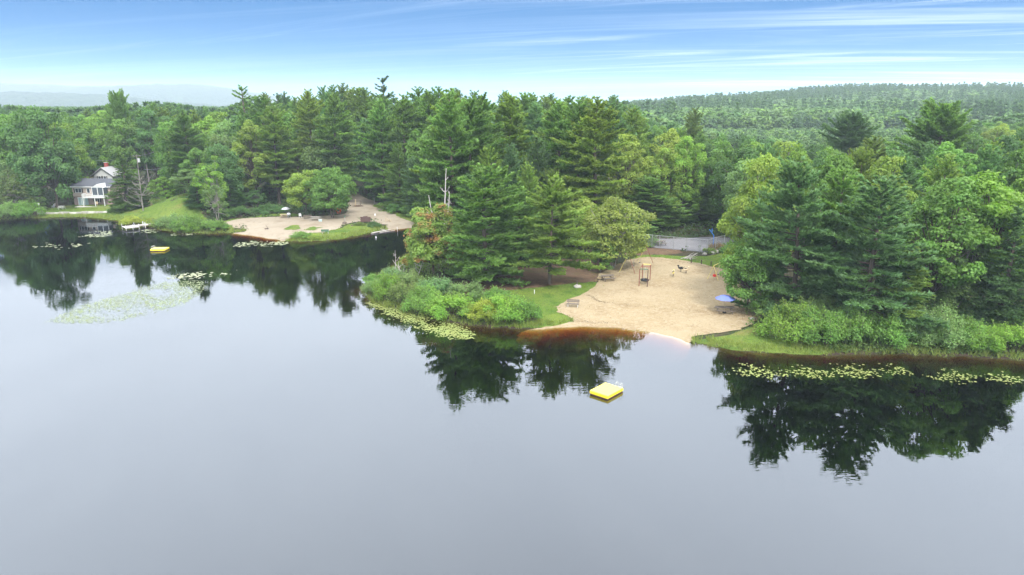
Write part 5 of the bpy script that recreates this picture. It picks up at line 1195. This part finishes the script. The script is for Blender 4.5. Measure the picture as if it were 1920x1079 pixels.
x, y, z = G(76.5, 402); e = MB().box((0, 0, .5), (1.1, .8, 1.0)).box((0, 0, 1.03), (1.2, .9, .08)).build('concrete_block', M['concrete']); e.location = (x, y, z); setp(e, 'pale concrete block at the left end of the retaining wall', 'block')
def pole(u, Y, tv, label, transformer):
    x = xat(u, Y, 7); z = H(x, Y); h = ztop(tv, Y) - z; e = empty('utility_pole', (x, Y, z), .2, label, 'pole'); MB().tube((0, 0, -.3), (.12, 0, h), .13, .09, 9).build('shaft', M['grey_bark'], e); MB().box((.1, 0, h - .5), (2.2, .10, .12)).build('cross_arm', M['wood'], e)
    for s in (-.9, .9): MB().tube((.1 + s, 0, h - .44), (.1 + s, 0, h - .24), .05, .04, 7).build('insulator', M['white'], e)
    if transformer: MB().tube((.55, -.05, h - 2.2), (.55, -.05, h - 1.1), .33, .33, 12).build('transformer', M['house_white'], e); MB().box((.3, -.03, h - 1.6), (.3, .1, .1)).build('bracket', M['steel'], e)
    else: MB().box((-.35, -.05, h - 1.6), (.35, .3, .5)).build('junction_box', M['house_white'], e)
    return Vector((x + .1, Y, z + h - .3))
pA = pole(259.5, 197, 290, 'thin utility pole with a white transformer can', True); pB = pole(309, 193, 276, 'taller utility pole with a small white box', False)
def wire(a, b, sag, label):
    pts = [a.lerp(b, t / 12) - Vector((0, 0, sag * 4 * (t / 12) * (1 - t / 12))) for t in range(13)]; e = MB().path(pts, .03, 5).build('power_line', M['steel']); setp(e, label, 'wire')
wire(pA, pB, .5, 'power line strung between the two utility poles'); wire(pB, Vector((xat(392, 200, 8), 200, ztop(300, 200))), .6, 'power line running right from the taller utility pole into the wood'); wire(Vector((xat(165, 205, 8), 205, ztop(300, 205))), pA, .7, 'power line running left from the transformer pole into the wood')
wire(Vector((xat(270, 194, 7), 194, ztop(318, 194))), pB - Vector((0, 0, 5.4)), .2, 'lower slack cable reaching the taller utility pole')
x, y, z = G(75, 400); e = empty('lamp_post', (x, y, z), 0, 'thin lamp post with a white globe by the left maple', 'lamp'); MB().tube((0, 0, -.1), (0, 0, 2.0), .04, None, 7).build('pole', M['steel'], e); MB().blob((0, 0, 2.15), (.22, .22, .22), 1, 12, 8, 0).build('globe', M['white'], e, True)
x, y, z = G(116, 393); picnic(x, y, .1, 'white', 'small white picnic table on the shaded house lawn', 1.3); x, y, z = G(105, 389); chair(x, y, .5, 'pale chair under the huge dark maple', 'grey_wood'); x, y, z = G(100, 391); chair(x, y, -.4, 'grey chair left of the pale chair under the huge dark maple', 'steel')
x, y, z = G(184, 385); chair(x, y - .6, .2, 'tan patio chair under the white deck', 'tan'); x, y, z = G(179, 385); chair(x, y - .6, -.3, 'brown patio chair left of the tan one under the deck', 'wood')
def kayak(u, v, rz, mat, label, L_=3.0):
    x, y, z = G(u, v); e = empty('kayak', (x, y, z + .12), rz, label, 'boat'); n = 13; rings = []; vs = []; fs = []
    for i in range(n):
        t = i / (n - 1); w = .36 * math.sin(math.pi * t) ** .6 + .01; 
        for j in range(10): a = 2 * math.pi * j / 10; vs.append(((t - .5) * L_, w * math.cos(a), .2 + .2 * (w / .37) * math.sin(a) + .14 * (2 * t - 1) ** 4))
    for i in range(n - 1):
        for j in range(10): fs.append((i * 10 + j, i * 10 + (j + 1) % 10, (i + 1) * 10 + (j + 1) % 10, (i + 1) * 10 + j))
    MB().add(vs, fs).build('hull', M[mat], e, True); MB().ring((0, 0, .41), .26, .04, 'Z', 16, 6).build('cockpit_rim', M['rubber'], e, True)
kayak(226, 386, .5, 'blue', 'blue kayak lying on the grass beside the green cedar', 2.2); kayak(239, 386, .2, 'white', 'white kayak lying right of the blue one', 2.0)
x, y, z = G(276, 388); e = MB().blob((0, 0, .4), (1.5, 1.0, .9), 11, 14, 8, .14).build('boulder', M['tan'], None, True); e.location = (x, y, z); setp(e, 'tan boulder at the foot of the half dead tree', 'rock')
